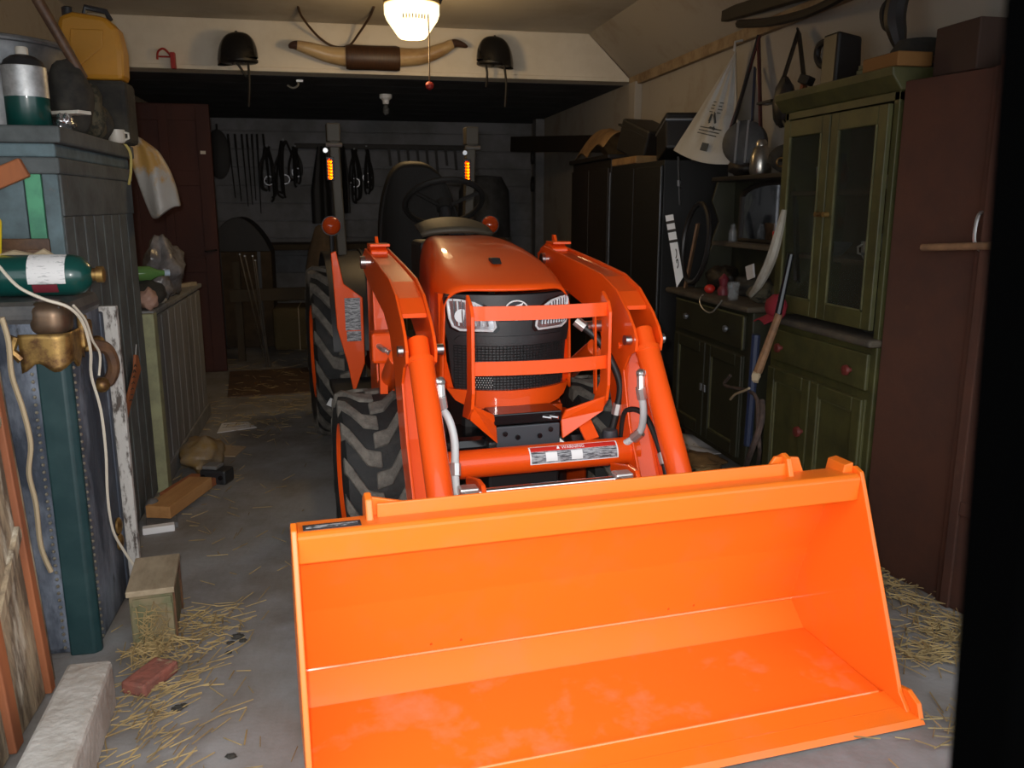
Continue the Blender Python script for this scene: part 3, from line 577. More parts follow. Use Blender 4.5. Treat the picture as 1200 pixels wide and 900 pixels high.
mat('bottle_green', (0.10, 0.22, 0.06), 0.12, 0, spec=0.7); mat('pale_blue', (0.38, 0.48, 0.58), 0.4); mat('pinkish', (0.40, 0.24, 0.18), 0.6)
mat('paper', (0.62, 0.61, 0.62), 0.8); mat('teal_plastic', (0.10, 0.50, 0.42), 0.5); mat('cardboard', (0.40, 0.29, 0.18), 0.85)
mat('yellow_pack', (0.26, 0.16, 0.05), 0.55, 0, c2=(0.24, 0.18, 0.12), scale=10, bump=0.5, bscale=25); mat('stone', (0.16, 0.155, 0.15), 0.9, 0, c2=(0.10, 0.10, 0.10), scale=12)
mat('straw', (0.36, 0.26, 0.11), 0.9, 0, c2=(0.20, 0.14, 0.06), scale=9); mat('ink', (0.03, 0.025, 0.02), 0.7)
mat('ply_brown', (0.11, 0.06, 0.03), 0.85, 0, c2=(0.07, 0.04, 0.025), scale=6)
mat('yellow_cord', (0.50, 0.40, 0.12), 0.8)
# --- tall cupboard
tc_ = thing('tall_cupboard', 'tall old blue-grey cupboard with a green stripe, grooved boards and stepped cornice', 'cupboard', (-0.93, 3.68, 0))
def L_(x, y, z): return (x+0.93, y-3.68, z)
MB().bb(-0.70, 0.0, -0.51, 0.51, 0.0, 1.50).build('carcass', 'grey_green', tc_, bevel=0.006)
for (e, z0, z1) in ((0.028, 1.50, 1.555), (0.018, 1.555, 1.60), (0.045, 1.60, 1.655)):
    MB().bb(-0.70, 0.0+e, -0.51-e, 0.51, z0, z1).build('cornice_step', 'blue_grey' if e < 0.02 else 'grey_green', tc_, bevel=0.008)
ys = [-0.51, -0.40, -0.27, -0.14, -0.01, 0.12, 0.25, 0.38, 0.51]
for i in range(8):
    MB().bb(0.0, 0.018, ys[i]+0.004, ys[i+1]-0.004, 0.03, 1.36).build('board', 'grey_green', tc_, bevel=0.005)
    if i % 2 == 1 or i == 4: MB().bb(0.0, 0.016, ys[i]-0.003, ys[i]+0.003, 0.05, 1.33).build('groove', 'groove_paint', tc_)
MB().bb(0.0, 0.022, -0.51, 0.51, 1.36, 1.50).build('frieze', 'grey_green', tc_, bevel=0.004)
xs = [-0.70, -0.56, -0.42, -0.30, -0.19, -0.09, -0.035, 0.018]; cm = ['blue_grey', 'blue_grey', 'blue_grey', 'blue_grey', 'blue_grey', 'stripe_green', 'blue_grey']
for i in range(7): MB().bb(xs[i]+0.002, xs[i+1]-0.002, -0.528, -0.51, 0.03, 1.50).build('front_board', cm[i], tc_, bevel=0.004)
q = P(14, 203, y=3.13)
MB().beam(L_(q.x-0.11, 3.135, q.z-0.045), L_(q.x+0.04, 3.135, q.z+0.02), 0.03, 0.065).build('turn_button', 'red_wood', tc_, bevel=0.006)
# hanging wooden tag on the cupboard
w0, w1 = P(157, 412, x=-0.895), P(147, 490, x=-0.895)
tg = thing('wooden_tag', 'long brown wooden tag with dark lettering hanging on grey cupboard boards', 'tag', (-0.895, w1.y, w1.z))
dy = w0.y-w1.y; dz = w0.z-w1.z
MB().plate([(0, -0.06, 0.03), (0, 0.0, 0.0), (0, 0.055, 0.035), (0, dy+0.05, dz-0.09), (0, dy+0.02, dz-0.02), (0, dy-0.02, dz-0.01), (0, dy-0.055, dz-0.07)], (0.012, 0, 0)).build('tag_board', 'red_wood', tg, bevel=0.003)
rnd = random.Random(3)
for k in range(7):
    t = 0.25+0.085*k; yy = dy*t; zz = dz*t
    MB().tube([(0.0135, yy-0.02+rnd.uniform(-.005, .005), zz+0.004), (0.0135, yy+rnd.uniform(-.008, .008), zz+rnd.uniform(0, .014)), (0.0135, yy+0.02, zz-0.004)], 0.0022, 5).build('letter_mark', 'ink', tg)
MB().tube([(0.006, dy, dz-0.015), (0.01, dy+0.01, dz+0.03)], 0.002, 5).build('hanging_wire', 'zinc', tg)
# --- steamer trunk on end
TX0, TX1, TY0, TY1, TZ = -1.32, -0.80, 2.66, 3.07, 1.115
tk = thing('steamer_trunk', 'dark blue steamer trunk standing on end with teal bands, studs and brass corner', 'trunk', ((TX0+TX1)/2, (TY0+TY1)/2, 0))
hx, hy = (TX1-TX0)/2, (TY1-TY0)/2
MB().bb(-hx, hx, -hy, hy, 0.0, TZ).build('body', 'trunk_canvas', tk, bevel=0.028)
MB().bb(-hx-0.004, hx+0.006, -hy-0.006, hy+0.004, TZ-0.075, TZ+0.006).build('top_band', 'trunk_top', tk, bevel=0.034)
MB().prism([(hx-0.085, -hy-0.006), (hx-0.012, -hy-0.006), (hx+0.006, -hy+0.012), (hx+0.006, -hy+0.03), (hx-0.02, -hy+0.03), (hx-0.085, -hy+0.02)], 'z', 0.0, TZ-0.16).build('corner_band', 'trunk_band', tk, bevel=0.006)
MB().prism([(hx-0.04, hy-0.03), (hx+0.006, hy-0.03), (hx+0.006, hy+0.004), (hx-0.04, hy+0.004)], 'z', 0.0, TZ-0.07).build('rear_band', 'trunk_canvas', tk, bevel=0.006)
sd = MB()
for k in range(40):
    z = 0.03+k*0.0232
    sd.ball((hx-0.098, -hy-0.002, z), 0.0055, 6, 4); sd.ball((hx+0.003, -hy+0.042, z+0.008), 0.0055, 6, 4)
tag(sd.build('studs', 'stud_metal', tk, smooth=True), kind='stuff')
sd = MB()
for k in range(10): sd.ball((-hx+0.05+k*0.04, -hy-0.002, TZ-0.095), 0.0055, 6, 4)
tag(sd.build('studs', 'stud_metal', tk, smooth=True), kind='stuff')
def brass_corner(i, j):
    s_ = (i-0.46)*0.25; z = TZ-0.185+0.10*j; wv = 0.014*math.cos(17*i)*(1-j); rr_ = 0.03; h_ = rr_*PI/4
    if s_ < -h_: return (hx-rr_+(s_+h_), -hy-0.011, z-wv)
    if s_ > h_: return (hx+0.011, -hy+rr_+(s_-h_), z-wv)
    a = (s_/h_)*PI/4-PI/4; return (hx-rr_+(rr_+0.011)*math.cos(a), -hy+rr_+(rr_+0.011)*math.sin(a), z-wv)
mat('bronze', (0.16, 0.10, 0.06), 0.4, 0.7, c2=(0.10, 0.07, 0.05), scale=12)
cc_ = MB().bb(hx-0.105, hx+0.010, -hy-0.010, -hy+0.105, TZ-0.105, TZ+0.010).build('corner_crown', 'bronze', tk, smooth=True, bevel=0.045); cc_.modifiers['bevel'].segments = 8; cc_.data.set_sharp_from_angle(angle=3.0)
bc = MB().grid(brass_corner, 21, 8).build('corner_cap', 'brass', tk, smooth=True); md = bc.modifiers.new('s', 'SOLIDIFY'); md.thickness = 0.006
MB().tube([(hx-0.13, -hy-0.004, TZ-0.09), (hx-0.145, -hy-0.004, TZ-0.13), (hx-0.12, -hy-0.004, TZ-0.16)], 0.014, 8).build('cap_scroll', 'brass', tk, smooth=True)
for yy, zz in ((-0.06, TZ-0.10), (-0.015, TZ-0.12)):
    MB().box((hx+0.012, yy, zz), (0.02, 0.05, 0.10)).build('hasp', 'brass', tk, bevel=0.007)
MB().tube(spline([(hx+0.004, 0.05, TZ-0.16), (hx+0.04, 0.08, TZ-0.18), (hx+0.05, 0.10, TZ-0.24), (hx+0.03, 0.11, TZ-0.29), (hx+0.004, 0.11, TZ-0.30)], 5), 0.020, 8).build('handle', 'leather', tk, smooth=True)
for zz in (TZ-0.16, TZ-0.30): MB().ball((hx+0.012, 0.08, zz), 0.026, 10, 7).build('handle_loop', 'brass', tk, smooth=True)
for zz in (0.30, 0.24): MB().ball((hx+0.006, 0.13, zz), (0.012, 0.03, 0.03), 10, 7).build('latch', 'brass', tk, smooth=True)
# --- peeling white plank behind the trunk
MB().plate([(-0.03, 0, 0), (0.03, 0, 0), (0.035, 0, 1.06), (-0.022, 0, 1.06)], (0, 0.028, 0)).build('plank', 'white_peel', None, bevel=0.003, loc=(-0.79, 3.085, 0))
tag(bpy.data.objects['plank'], 'narrow upright plank with peeling white paint beside the trunk', 'plank')
# --- twine
pt = [P(*a) if 0 else P(a[0], a[1], y=a[2]) for a in ((-6, 306, 2.70), (20, 335, 2.66), (50, 350, 2.65), (80, 360, 2.66), (97, 378, 2.72), (106, 410, 2.78), (107, 440, 2.83), (118, 480, 2.86), (124, 530, 2.88), (126, 580, 2.90), (132, 620, 2.93), (145, 645, 2.98), (158, 664, 3.00))]
tag(MB().tube(spline(pt, 5), 0.0048, 6).build('twine', 'twine', None, smooth=True), 'white twine draped down the trunk beside its leather handle', 'twine')
pt = [P(a[0], a[1], y=a[2]) for a in ((86, 358, 2.70), (100, 375, 2.76), (108, 398, 2.82), (117, 415, 2.87), (116, 440, 2.87))]
tag(MB().tube(spline(pt, 5), 0.004, 6).build('twine', 'twine', None, smooth=True), 'short end of white twine knotted at the trunk handle', 'twine')
pt = [P(a[0], a[1], y=a[2]) for a in ((2, 372, 2.56), (10, 400, 2.57), (14, 440, 2.57), (27, 480, 2.58), (36, 520, 2.59), (34, 555, 2.60), (42, 590, 2.61), (48, 640, 2.62), (60, 670, 2.63))]
tag(MB().tube(spline(pt, 5), 0.0075, 6).build('baling_string', 'twine_tan', None, smooth=True), 'frayed tan baling string hanging between wooden crate and trunk', 'string')
# --- weathered wooden cupboard beside the trunk
ck = thing('weathered_crate', 'weathered wooden crate with reddish uprights and peeling bark-like boards', 'crate', (-0.89, 2.20, 0))
cx = Matrix.Rotation(math.radians(-3.5), 3, 'Y')
def tl(z): return -0.045*z
MB().add([(x+tl(z), y, z) for z in (0, 1.03) for x, y in ((-0.35, -0.32), (-0.012, -0.32), (-0.012, 0.33), (-0.35, 0.33))], [(0, 3, 2, 1), (4, 5, 6, 7), (0, 1, 5, 4), (1, 2, 6, 5), (2, 3, 7, 6), (3, 0, 4, 7)]).build('carcass', 'weathered', ck)
for (y0, y1, m) in ((-0.31, -0.25, 'red_wood'), (-0.25, -0.06, 'weathered'), (-0.06, 0.0, 'red_wood'), (0.0, 0.22, 'weathered'), (0.22, 0.262, 'red_wood'), (0.262, 0.31, 'weathered')):
    d = 0.022 if m == 'red_wood' else 0.008
    MB().add([(x+tl(z), y, z) for z in (0.01, 1.02) for x, y in ((-0.012, y0+0.003), (d, y0+0.003), (d, y1-0.003), (-0.012, y1-0.003))], [(0, 3, 2, 1), (4, 5, 6, 7), (0, 1, 5, 4), (1, 2, 6, 5), (2, 3, 7, 6), (3, 0, 4, 7)]).build('upright' if m == 'red_wood' else 'board', m, ck, bevel=0.004)
for (ya, za, yb, zb) in ((-0.06, 0.30, 0.22, 0.52), (0.0, 0.72, 0.22, 0.84), (-0.28, 0.25, -0.06, 0.42)):
    MB().beam((0.012+tl(za), ya, za), (0.012+tl(zb), yb, zb), 0.016, 0.035).build('brace', 'weathered', ck)
# --- concrete lintel block
cbk_ = MB().prism([(-0.075, -0.36), (0.06, -0.34), (0.062, 0.26), (-0.055, 0.27)], 'z', 0, 0.15).build('concrete_block', 'block_concrete', None, bevel=0.012, loc=(-0.715, 2.07, 0), rotz=math.radians(4))
tag(cbk_, 'long rough concrete block lying on the floor beside weathered crate', 'block')
# --- small khaki box with a board lid
bx = thing('wooden_box', 'small khaki wooden box with plank lid and straw poking out beside trunk', 'box', (-0.645, 2.78, 0), math.radians(6))
MB().bb(-0.065, 0.065, -0.12, 0.12, 0.012, 0.185).build('body', 'khaki_paint', bx, bevel=0.003)
MB().bb(-0.072, 0.072, -0.13, 0.15, 0.185, 0.205).build('lid', 'old_board', bx, bevel=0.003)
for z0, z1 in ((0.15, 0.175), (0.02, 0.04)): MB().bb(-0.055, 0.06, -0.128, -0.12, z0, z1).build('front_rail', 'khaki_paint', bx, bevel=0.002)
for x0 in (-0.06, 0.045): MB().bb(x0, x0+0.018, -0.128, -0.12, 0.04, 0.15).build('front_stile', 'khaki_paint', bx, bevel=0.002)
MB().tube([(0.069, -0.125, 0.01), (0.069, -0.125, 0.19), (0.069, 0.12, 0.19), (0.069, 0.12, 0.01)], 0.004, 6).build('wire_frame', 'leather', bx)
MB().bb(-0.055, 0.065, -0.15, -0.128, 0.0, 0.012).build('foot_rail', 'old_board', bx)
tag(MB().box((0, 0, 0.02), (0.085, 0.15, 0.04)).build('brick', 'brick_red', None, bevel=0.008, loc=P(177, 800, z=0)+Vector((0, 0, 0)), rotz=math.radians(-28)), 'broken red brick lying in loose straw', 'brick')
# --- things on top of the trunk
pc = thing('gas_cylinder', 'green gas cylinder with white label lying on the trunk', 'gas cylinder', (-0.90, 2.86, TZ+0.006), math.radians(3))
r = 0.064; zc = r
MB().lathe([(0.0, -0.20), (0.05, -0.195), (r, -0.16), (r, 0.085), (0.056, 0.115), (0.03, 0.135), (0.02, 0.14)], (0, 0, zc), 'x', 28).build('body', 'can_green', pc, smooth=True)
MB().lathe([(0.02, 0.138), (0.02, 0.15), (0.026, 0.152), (0.026, 0.172), (0.016, 0.176), (0.0, 0.176)], (0, 0, zc), 'x', 16).build('valve', 'brass', pc, smooth=True)
MB().shell(lambda i, j: (-0.03+0.105*i, -(r+0.001)*math.cos(-0.35+1.75*j), zc+(r+0.001)*math.sin(-0.35+1.75*j)), 2, 12, (0, -0.0005, 0.0004)).build('label_sheet', 'label_white', pc, smooth=True)
MB().shell(lambda i, j: (-0.02+0.07*i, -(r+0.001)*math.cos(-0.85+0.48*j), zc+(r+0.001)*math.sin(-0.85+0.48*j)), 2, 6, (0, -0.0005, -0.0004)).build('warning_panel', 'label_maroon', pc, smooth=True)
bt = thing('plastic_bottle', 'white plastic bottle with teal lid lying on the weathered crate', 'bottle', (-0.985, 2.47, 1.033))
MB().lathe([(0.0, 0.0), (0.03, 0.002), (0.034, 0.02), (0.034, 0.05), (0.028, 0.06)], (0, 0, 0), 'z', 18).build('body', 'white_print', bt, smooth=True)
MB().lathe([(0.032, 0.056), (0.033, 0.085), (0.026, 0.092), (0.0, 0.094)], (0, 0, 0), 'z', 18).build('lid', 'teal_plastic', bt, smooth=True)
tr = thing('wooden_tray', 'small brown wooden box of straw on the trunk behind green cylinder', 'box', (-1.13, 3.01, TZ+0.006))
MB().bb(-0.17, 0.20, -0.05, 0.05, 0.0, 0.10).build('body', 'leather', tr, bevel=0.004)
for x0 in (-0.17, -0.09, 0.07, 0.155): MB().bb(x0, x0+0.045, -0.048, -0.036, 0.10, 0.20-0.06*(x0 > 0)).build('slat', 'leather', tr, bevel=0.003)
MB().bb(-0.17, 0.20, 0.036, 0.048, 0.10, 0.17).build('back_slat', 'leather', tr, bevel=0.003)
yp = thing('yellow_jug', 'bright yellow plastic sheet piece tucked in small box on trunk', 'plastic piece', (-1.07, 2.945, TZ+0.006+0.10))
MB().plate([(-0.045, 0, 0.0), (0.03, 0, 0.0), (0.045, 0, 0.13), (0.03, 0, 0.15), (-0.02, 0, 0.155)], (0, -0.022, 0)).build('panel', 'yellow_plastic', yp, bevel=0.008)
tag(MB().tube([P(-4, 303, y=2.93), P(18, 298, y=2.93), P(40, 302, y=2.93), P(52, 296, y=2.93), P(66, 303, y=2.93)], [0.012, 0.014, 0.013, 0.014, 0.008], 8).build('paper_roll', 'twine_tan', None, smooth=True), 'crumpled tan paper strip along the box on the trunk', 'paper')
# --- things on top of the tall cupboard
TT = 1.656
can = thing('camping_gas_can', 'upright dark green gas can with silver band on tall cupboard', 'gas can', (-1.035, 3.33, TT))
MB().lathe([(0.0, 0.0), (0.064, 0.0), (0.07, 0.008), (0.07, 0.145)], (0, 0, 0), 'z', 28).build('body', 'can_green', can, smooth=True)
MB().lathe([(0.0705, 0.105), (0.0705, 0.205), (0.068, 0.207)], (0, 0, 0), 'z', 28).build('silver_band', 'can_silver', can, smooth=True)
MB().lathe([(0.068, 0.207), (0.06, 0.225), (0.04, 0.24), (0.022, 0.246)], (0, 0, 0), 'z', 28).build('shoulder', 'black_plastic', can, smooth=True)
MB().lathe([(0.02, 0.244), (0.02, 0.268), (0.017, 0.272), (0.0, 0.272)], (0, 0, 0), 'z', 16).build('cap', 'mug_white', can, smooth=True)
tub = thing('galvanized_tub', 'grey galvanized round tub with rolled rim on tall cupboard', 'tub', (-1.315, 3.80, TT))
MB().lathe([(0.0, 0.01), (0.25, 0.01), (0.27, 0.0), (0.29, 0.30), (0.305, 0.34), (0.295, 0.34), (0.28, 0.30), (0.26, 0.03), (0.0, 0.03)], (0, 0, 0), 'z', 40).build('body', 'galvanized', tub, smooth=True)
MB().tube([(0.305*math.cos(2*PI*k/40), 0.305*math.sin(2*PI*k/40), 0.34) for k in range(40)], 0.012, 8, closed=True).build('rim', 'galvanized', tub, smooth=True)
MB().tube([(0.296*math.cos(2*PI*k/40), 0.296*math.sin(2*PI*k/40), 0.24) for k in range(40)], 0.008, 8, closed=True).build('hoop', 'galvanized', tub, smooth=True)
tag(MB().bb(-0.13, 0.13, -0.09, 0.09, 0, 0.26).build('tool_chest', 'dark_cloth', None, bevel=0.02, loc=(-0.985, 4.09, TT)), 'dark box under the yellow jerry can on the tall cupboard', 'box')
jc = thing('jerry_can', 'yellow plastic jerry can with dark handle behind the galvanized tub', 'jerry can', (-0.985, 4.09, TT+0.26))
MB().prism([(-0.125, 0.0), (0.12, 0.0), (0.125, 0.12), (0.11, 0.21), (0.07, 0.255), (-0.06, 0.27), (-0.115, 0.25), (-0.13, 0.15)], 'y', -0.07, 0.07).build('body', 'jerry_yellow', jc, bevel=0.022)
MB().prism([(-0.07, 0.20), (0.06, 0.20), (0.05, 0.13), (-0.05, 0.05), (-0.08, 0.1)], 'y', -0.076, -0.068).build('recess', 'jerry_yellow', jc, bevel=0.004)
MB().tube([(-0.03, 0, 0.26), (-0.02, 0, 0.30), (0.06, 0, 0.285), (0.075, 0, 0.25)], 0.012, 8).build('handle', 'black_plastic', jc, smooth=True)
MB().lathe([(0.024, 0.0), (0.024, 0.035), (0.018, 0.04), (0, 0.04)], (-0.09, 0, 0.258), 'z', 14).build('cap', 'black_plastic', jc, smooth=True)
p0, p1 = P(98, 92, y=3.55), P(36, -14, y=3.45)
tag(MB().tube([p0, p1], [0.017, 0.020], 10).build('pipe', 'leather', None, smooth=True), 'dark rusty pipe slanting up out of the pile on tall cupboard', 'pipe')
def lump(name, c, r, m, seed, label, cat, jit=0.12, group=None):
    b_ = MB().ball((0, 0, r[2]), r, 26, 17); rm = max(r); mid = Vector((0, 0, r[2])); out = []
    for v in b_.v:
        d = Vector(v)-mid; q = Vector((d.x/r[0], d.y/r[1], d.z/r[2]))
        f = 1+jit*1.6*noise.noise(q*1.9+Vector((seed*3.1, 0, 0)))+jit*0.9*abs(noise.noise(q*4.5+Vector((0, seed*1.7, 0))))
        p = mid+d*f; out.append((p.x, p.y, max(p.z, 0.0)))
    b_.v = out
    o = b_.build(name, m, None, smooth=65, loc=c); o.location = c
    return tag(o, label, cat, group)
lump('canvas_pouch', (-0.955, 3.54, TT), (0.075, 0.10, 0.13), 'dark_cloth', 1, 'dark canvas pouch slumped beneath the slanting pipe', 'pouch')
lump('work_glove', (-0.945, 3.74, TT), (0.06, 0.08, 0.10), 'camo', 2, 'mottled tan work glove on the tall cupboard pile', 'glove', 0.2)
lump('cloth_bundle', (-0.955, 3.90, TT), (0.055, 0.06, 0.075), 'dark_cloth', 4, 'dark cloth bundle beside the box under the jerry can', 'cloth')
lump('foil_packet', (-0.93, 3.37, TT), (0.028, 0.05, 0.03), 'foil', 5, 'shiny silver foil packet beside the camping gas can', 'packet', 0.3)
tag(MB().bb(-0.03, 0.03, -0.12, 0.12, 0, 0.012).build('paint_paddle', 'mug_white', None, bevel=0.002, loc=(-0.965, 3.42, TT+0.058), rotz=math.radians(60)), 'thin whitish stick lying across foil packet and pouch', 'stick')
mg = thing('enamel_mug', 'cream enamel mug at the edge of the tall cupboard', 'mug', (-0.905, 3.985, TT))
MB().lathe([(0.0, 0.0), (0.028, 0.0), (0.034, 0.01), (0.034, 0.055), (0.030, 0.055), (0.028, 0.01), (0.0, 0.008)], (0, 0, 0), 'z', 18).build('cup', 'mug_white', mg, smooth=True)
MB().tube([(0.032, -0.008, 0.045), (0.05, -0.012, 0.04), (0.05, -0.012, 0.02), (0.032, -0.008, 0.012)], 0.005, 6).build('handle', 'mug_white', mg, smooth=True)
pt = [(-0.93, 4.03, TT+0.004), (-0.89, 4.03, TT+0.003), (-0.868, 4.04, TT-0.04), (-0.87, 4.02, TT-0.12), (-0.873, 3.98, TT-0.17)]
tag(MB().tube(spline(pt, 5), 0.006, 6).build('nylon_rope', 'yellow_cord', None, smooth=True), 'yellowish cord dangling over the cupboard cornice', 'cord')
# plastic sack draped over the far corner of the tall cupboard
SKL = [P(148, 158, y=4.235), P(150, 182, y=4.235), P(158, 205, y=4.235), P(166, 230, y=4.235), P(177, 257, y=4.235)]
SKR = [P(162, 160, y=4.235), P(184, 176, y=4.235), P(198, 200, y=4.235), P(206, 222, y=4.235), P(211, 243, y=4.235)]
def sack(i, j):
    x = j*4; k = min(int(x), 3); f = x-k; a = SKL[k].lerp(SKL[k+1], f); b = SKR[k].lerp(SKR[k+1], f); p = a.lerp(b, i)
    return (p.x, p.y-0.05*math.sin(PI*i)*min(1, 0.3+j)-0.012*math.sin(9*i+4*j), p.z-0.01*math.sin(6*i)*j)
tag(MB().shell(sack, 12, 14, (0.0, 0.06, 0.0)).build('plastic_sack', 'poly_bag', None, smooth=True, sub=1), 'stained white and orange plastic sack draped off the tall cupboard', 'sack')
# --- low locker
lk = thing('low_locker', 'low grey boarded locker with a pale green corner post', 'locker', (-0.91, 5.02, 0))
MB().bb(-0.62, 0.0, -0.72, 0.74, 0.0, 0.875).build('carcass', 'grey_boards', lk, bevel=0.005)
MB().bb(-0.62, 0.03, -0.74, 0.75, 0.875, 0.90).build('top', 'grey_boards', lk, bevel=0.005)
MB().bb(-0.06, 0.035, -0.78, -0.70, 0.0, 0.89).build('corner_post', 'pale_green_wood', lk, bevel=0.004)
for k in range(8):
    y0 = -0.69+k*0.178
    MB().bb(0.0, 0.018, y0, y0+0.168, 0.03, 0.86).build('board', 'grey_boards', lk, bevel=0.006)
MB().bb(0.018, 0.03, -0.69, 0.73, 0.02, 0.11).build('plinth', 'grey_boards', lk, bevel=0.004)
LT = 0.90
lump('plastic_bag', (-0.96, 5.05, LT), (0.10, 0.16, 0.15), 'clear_bag', 11, 'crumpled clear plastic bag heaped on the low locker', 'bag', 0.22)
lump('plastic_bag', (-0.93, 4.78, LT), (0.05, 0.08, 0.07), 'clear_bag', 12, 'small wad of clear plastic at the locker front edge', 'bag', 0.25)
gb = thing('green_bottle', 'green glass bottle lying on black pouch on the low locker', 'bottle', (-0.95, 4.50, LT+0.125), math.radians(20))
MB().lathe([(0.0, -0.11), (0.035, -0.11), (0.038, -0.09), (0.038, 0.02), (0.018, 0.06), (0.014, 0.09)], (0, 0, 0.038), 'x', 18).build('body', 'bottle_green', gb, smooth=True)
MB().lathe([(0.017, 0.09), (0.017, 0.115), (0.0, 0.117)], (0, 0, 0.038), 'x', 12).build('cap', 'pale_blue', gb, smooth=True)
lump('black_pouch', (-0.95, 4.50, LT), (0.09, 0.13, 0.066), 'dark_cloth', 13, 'black pouch beneath the green glass bottle on the locker', 'pouch', 0.08)
lump('rag', (-0.91, 4.33, LT+0.0), (0.04, 0.05, 0.05), 'pinkish', 14, 'pinkish crumpled rag beside the black pouch', 'rag', 0.2)
lump('paper_wad', (-0.915, 4.62, LT), (0.03, 0.06, 0.02), 'mug_white', 15, 'flattened pale paper wad beside the black pouch', 'paper', 0.2)
tag(MB().beam((-0.10, -0.18, 0.012), (0.05, 0.18, 0.012), 0.03, 0.022).build('wood_strip', 'old_board', None, loc=(-0.95, 5.45, LT)), 'thin wooden strip at the end of the low locker', 'stick')
# --- floor items on the left
tag(MB().box((0, 0, 0.028), (0.115, 0.42, 0.056)).build('wood_block', 'pine_wood', None, bevel=0.003, loc=(-0.775, 3.99, 0.03), rotz=math.radians(-17)), 'short thick pine offcut lying on the garage floor', 'wood')
wb_ = thing('white_plastic_strip', 'white plastic strip on the floor under the pine offcut', 'strip', (-0.82, 3.70, 0), math.radians(12))
MB().bb(-0.065, 0.065, -0.02, 0.02, 0, 0.03).build('strip', 'white_print', wb_, bevel=0.003)
MB().bb(-0.05, 0.08, 0.02, 0.13, 0, 0.026).build('tray', 'stone', wb_, bevel=0.003)
lump('stone', (-0.872, 3.86, 0), (0.035, 0.05, 0.05), 'stone', 21, 'round grey stone against the tall cupboard', 'stone', 0.05)
tag(MB().box((0, 0, 0.02), (0.16, 0.3, 0.04)).build('wood_scrap', 'red_wood', None, bevel=0.004, loc=(-0.77, 4.24, 0), rotz=math.radians(-20)), 'brown wood scrap lying behind the pine offcut', 'wood')
lump('food_bag', (-0.765, 4.62, 0), (0.105, 0.15, 0.085), 'yellow_pack', 22, 'yellow and clear plastic packet on floor beside low locker', 'packet', 0.2)
bb_ = thing('black_charger', 'small black battery box on floor in front of yellow packet', 'battery box', (-0.66, 4.36, 0), math.radians(-20))
MB().bb(-0.07, 0.07, -0.05, 0.05, 0, 0.075).build('case', 'black_plastic', bb_, bevel=0.01)
MB().bb(-0.06, 0.02, -0.04, 0.04, 0.075, 0.095).build('cover', 'stone', bb_, bevel=0.006)
for x0 in (-0.05, 0.045): MB().cyl((x0, -0.05, 0.04), (x0, -0.058, 0.04), 0.012, n=10).build('terminal', 'black_gloss', bb_)
tag(MB().plate([(-0.10, -0.10, 0), (0.06, -0.14, 0), (0.10, 0.05, 0), (-0.05, 0.12, 0)], (0, 0, 0.006)).build('cardboard', 'cardboard', None, loc=(-0.68, 4.93, 0.002)), 'torn piece of brown cardboard on the floor by packet', 'cardboard')
ps = thing('paper_sheet', 'white printed paper sheet lying on floor beyond the cardboard', 'paper', (-0.69, 5.48, 0.002))
MB().plate([(-0.10, -0.14, 0), (0.13, -0.05, 0), (0.06, 0.10, 0), (-0.10, 0.10, 0)], (0, 0, 0.004)).build('sheet', 'paper', ps)
for k in range(2): MB().plate([(-0.085, 0.05-0.07*k, 0.0041), (0.06, 0.07-0.07*k, 0.0041), (0.06, 0.077-0.07*k, 0.0041), (-0.085, 0.058-0.07*k, 0.0041)], (0, 0, 0.0006)).build('printed_line', 'ink', ps)
tag(MB().bb(-0.45, 0.45, -0.5, 0.5, 0, 0.012).build('plywood_sheet', 'ply_brown', None, loc=(-0.45, 6.9, 0), rotz=0.1), 'thin brown plywood sheet lying on the floor toward the back', 'plywood')
# --- reddish door standing behind the header on the left
dr = struct(MB().bb(-1.66, -0.975, 7.42, 7.46, 0.0, 2.19).build('door_1', 'red_brown_door', None, bevel=0.004))
for x0, x1 in ((-1.66, -1.56), (-1.08, -0.975), (-1.37, -1.30)): MB().bb(x0, x1, 7.405, 7.42, 0.01, 2.18).build('stile', 'red_brown_door', dr, bevel=0.003)
for z0 in (0.01, 0.85, 1.55, 2.06): MB().bb(-1.56, -1.08, 7.408, 7.42, z0, z0+0.12).build('rail', 'red_brown_door', dr, bevel=0.003)
MB().bb(-1.06, -1.02, 7.40, 7.405, 1.80, 1.825).build('paper_label', 'mug_white', dr)
MB().tube([(-1.08, 7.40, 1.02), (-1.06, 7.37, 1.02), (-1.0, 7.37, 1.03), (-0.99, 7.40, 1.03)], 0.008, 6).build('handle', 'black_metal', dr)
# ------------------------------------------------------------------ right side
mat('olive_paint', (0.075, 0.071, 0.020), 0.55, 0, c2=(0.034, 0.032, 0.011), scale=5, mix=(0.4, 0.7), c3=(0.085, 0.07, 0.035), scale3=16, mix3=(0.64, 0.76), bump=0.12, bscale=35)
mat('olive_edge', (0.115, 0.11, 0.045), 0.6, 0, c2=(0.07, 0.065, 0.028), scale=12)
mat('dusty_top', (0.085, 0.068, 0.045), 0.85, 0, c2=(0.05, 0.04, 0.03), scale=8)
mat('cupboard_inside', (0.09, 0.055, 0.025), 0.8); mat('pane_glass', (0.05, 0.056, 0.045), 0.06, 0, alpha=0.3)
mat('red_knob', (0.14, 0.026, 0.020), 0.45); mat('rust_sheet', (0.072, 0.024, 0.011), 0.85, 0, c2=(0.044, 0.016, 0.009), scale=3, mix=(0.4, 0.7), c3=(0.085, 0.035, 0.016), scale3=9, mix3=(0.62, 0.78), bump=0.2, bscale=25)
mat('dark_green', (0.026, 0.026, 0.012), 0.6, 0, c2=(0.018, 0.017, 0.009), scale=6, mix=(0.4, 0.7)); mat('mirror', (0.75, 0.78, 0.82), 0.06, 1.0, c2=(0.25, 0.25, 0.25), scale=7, mix=(0.5, 0.7))
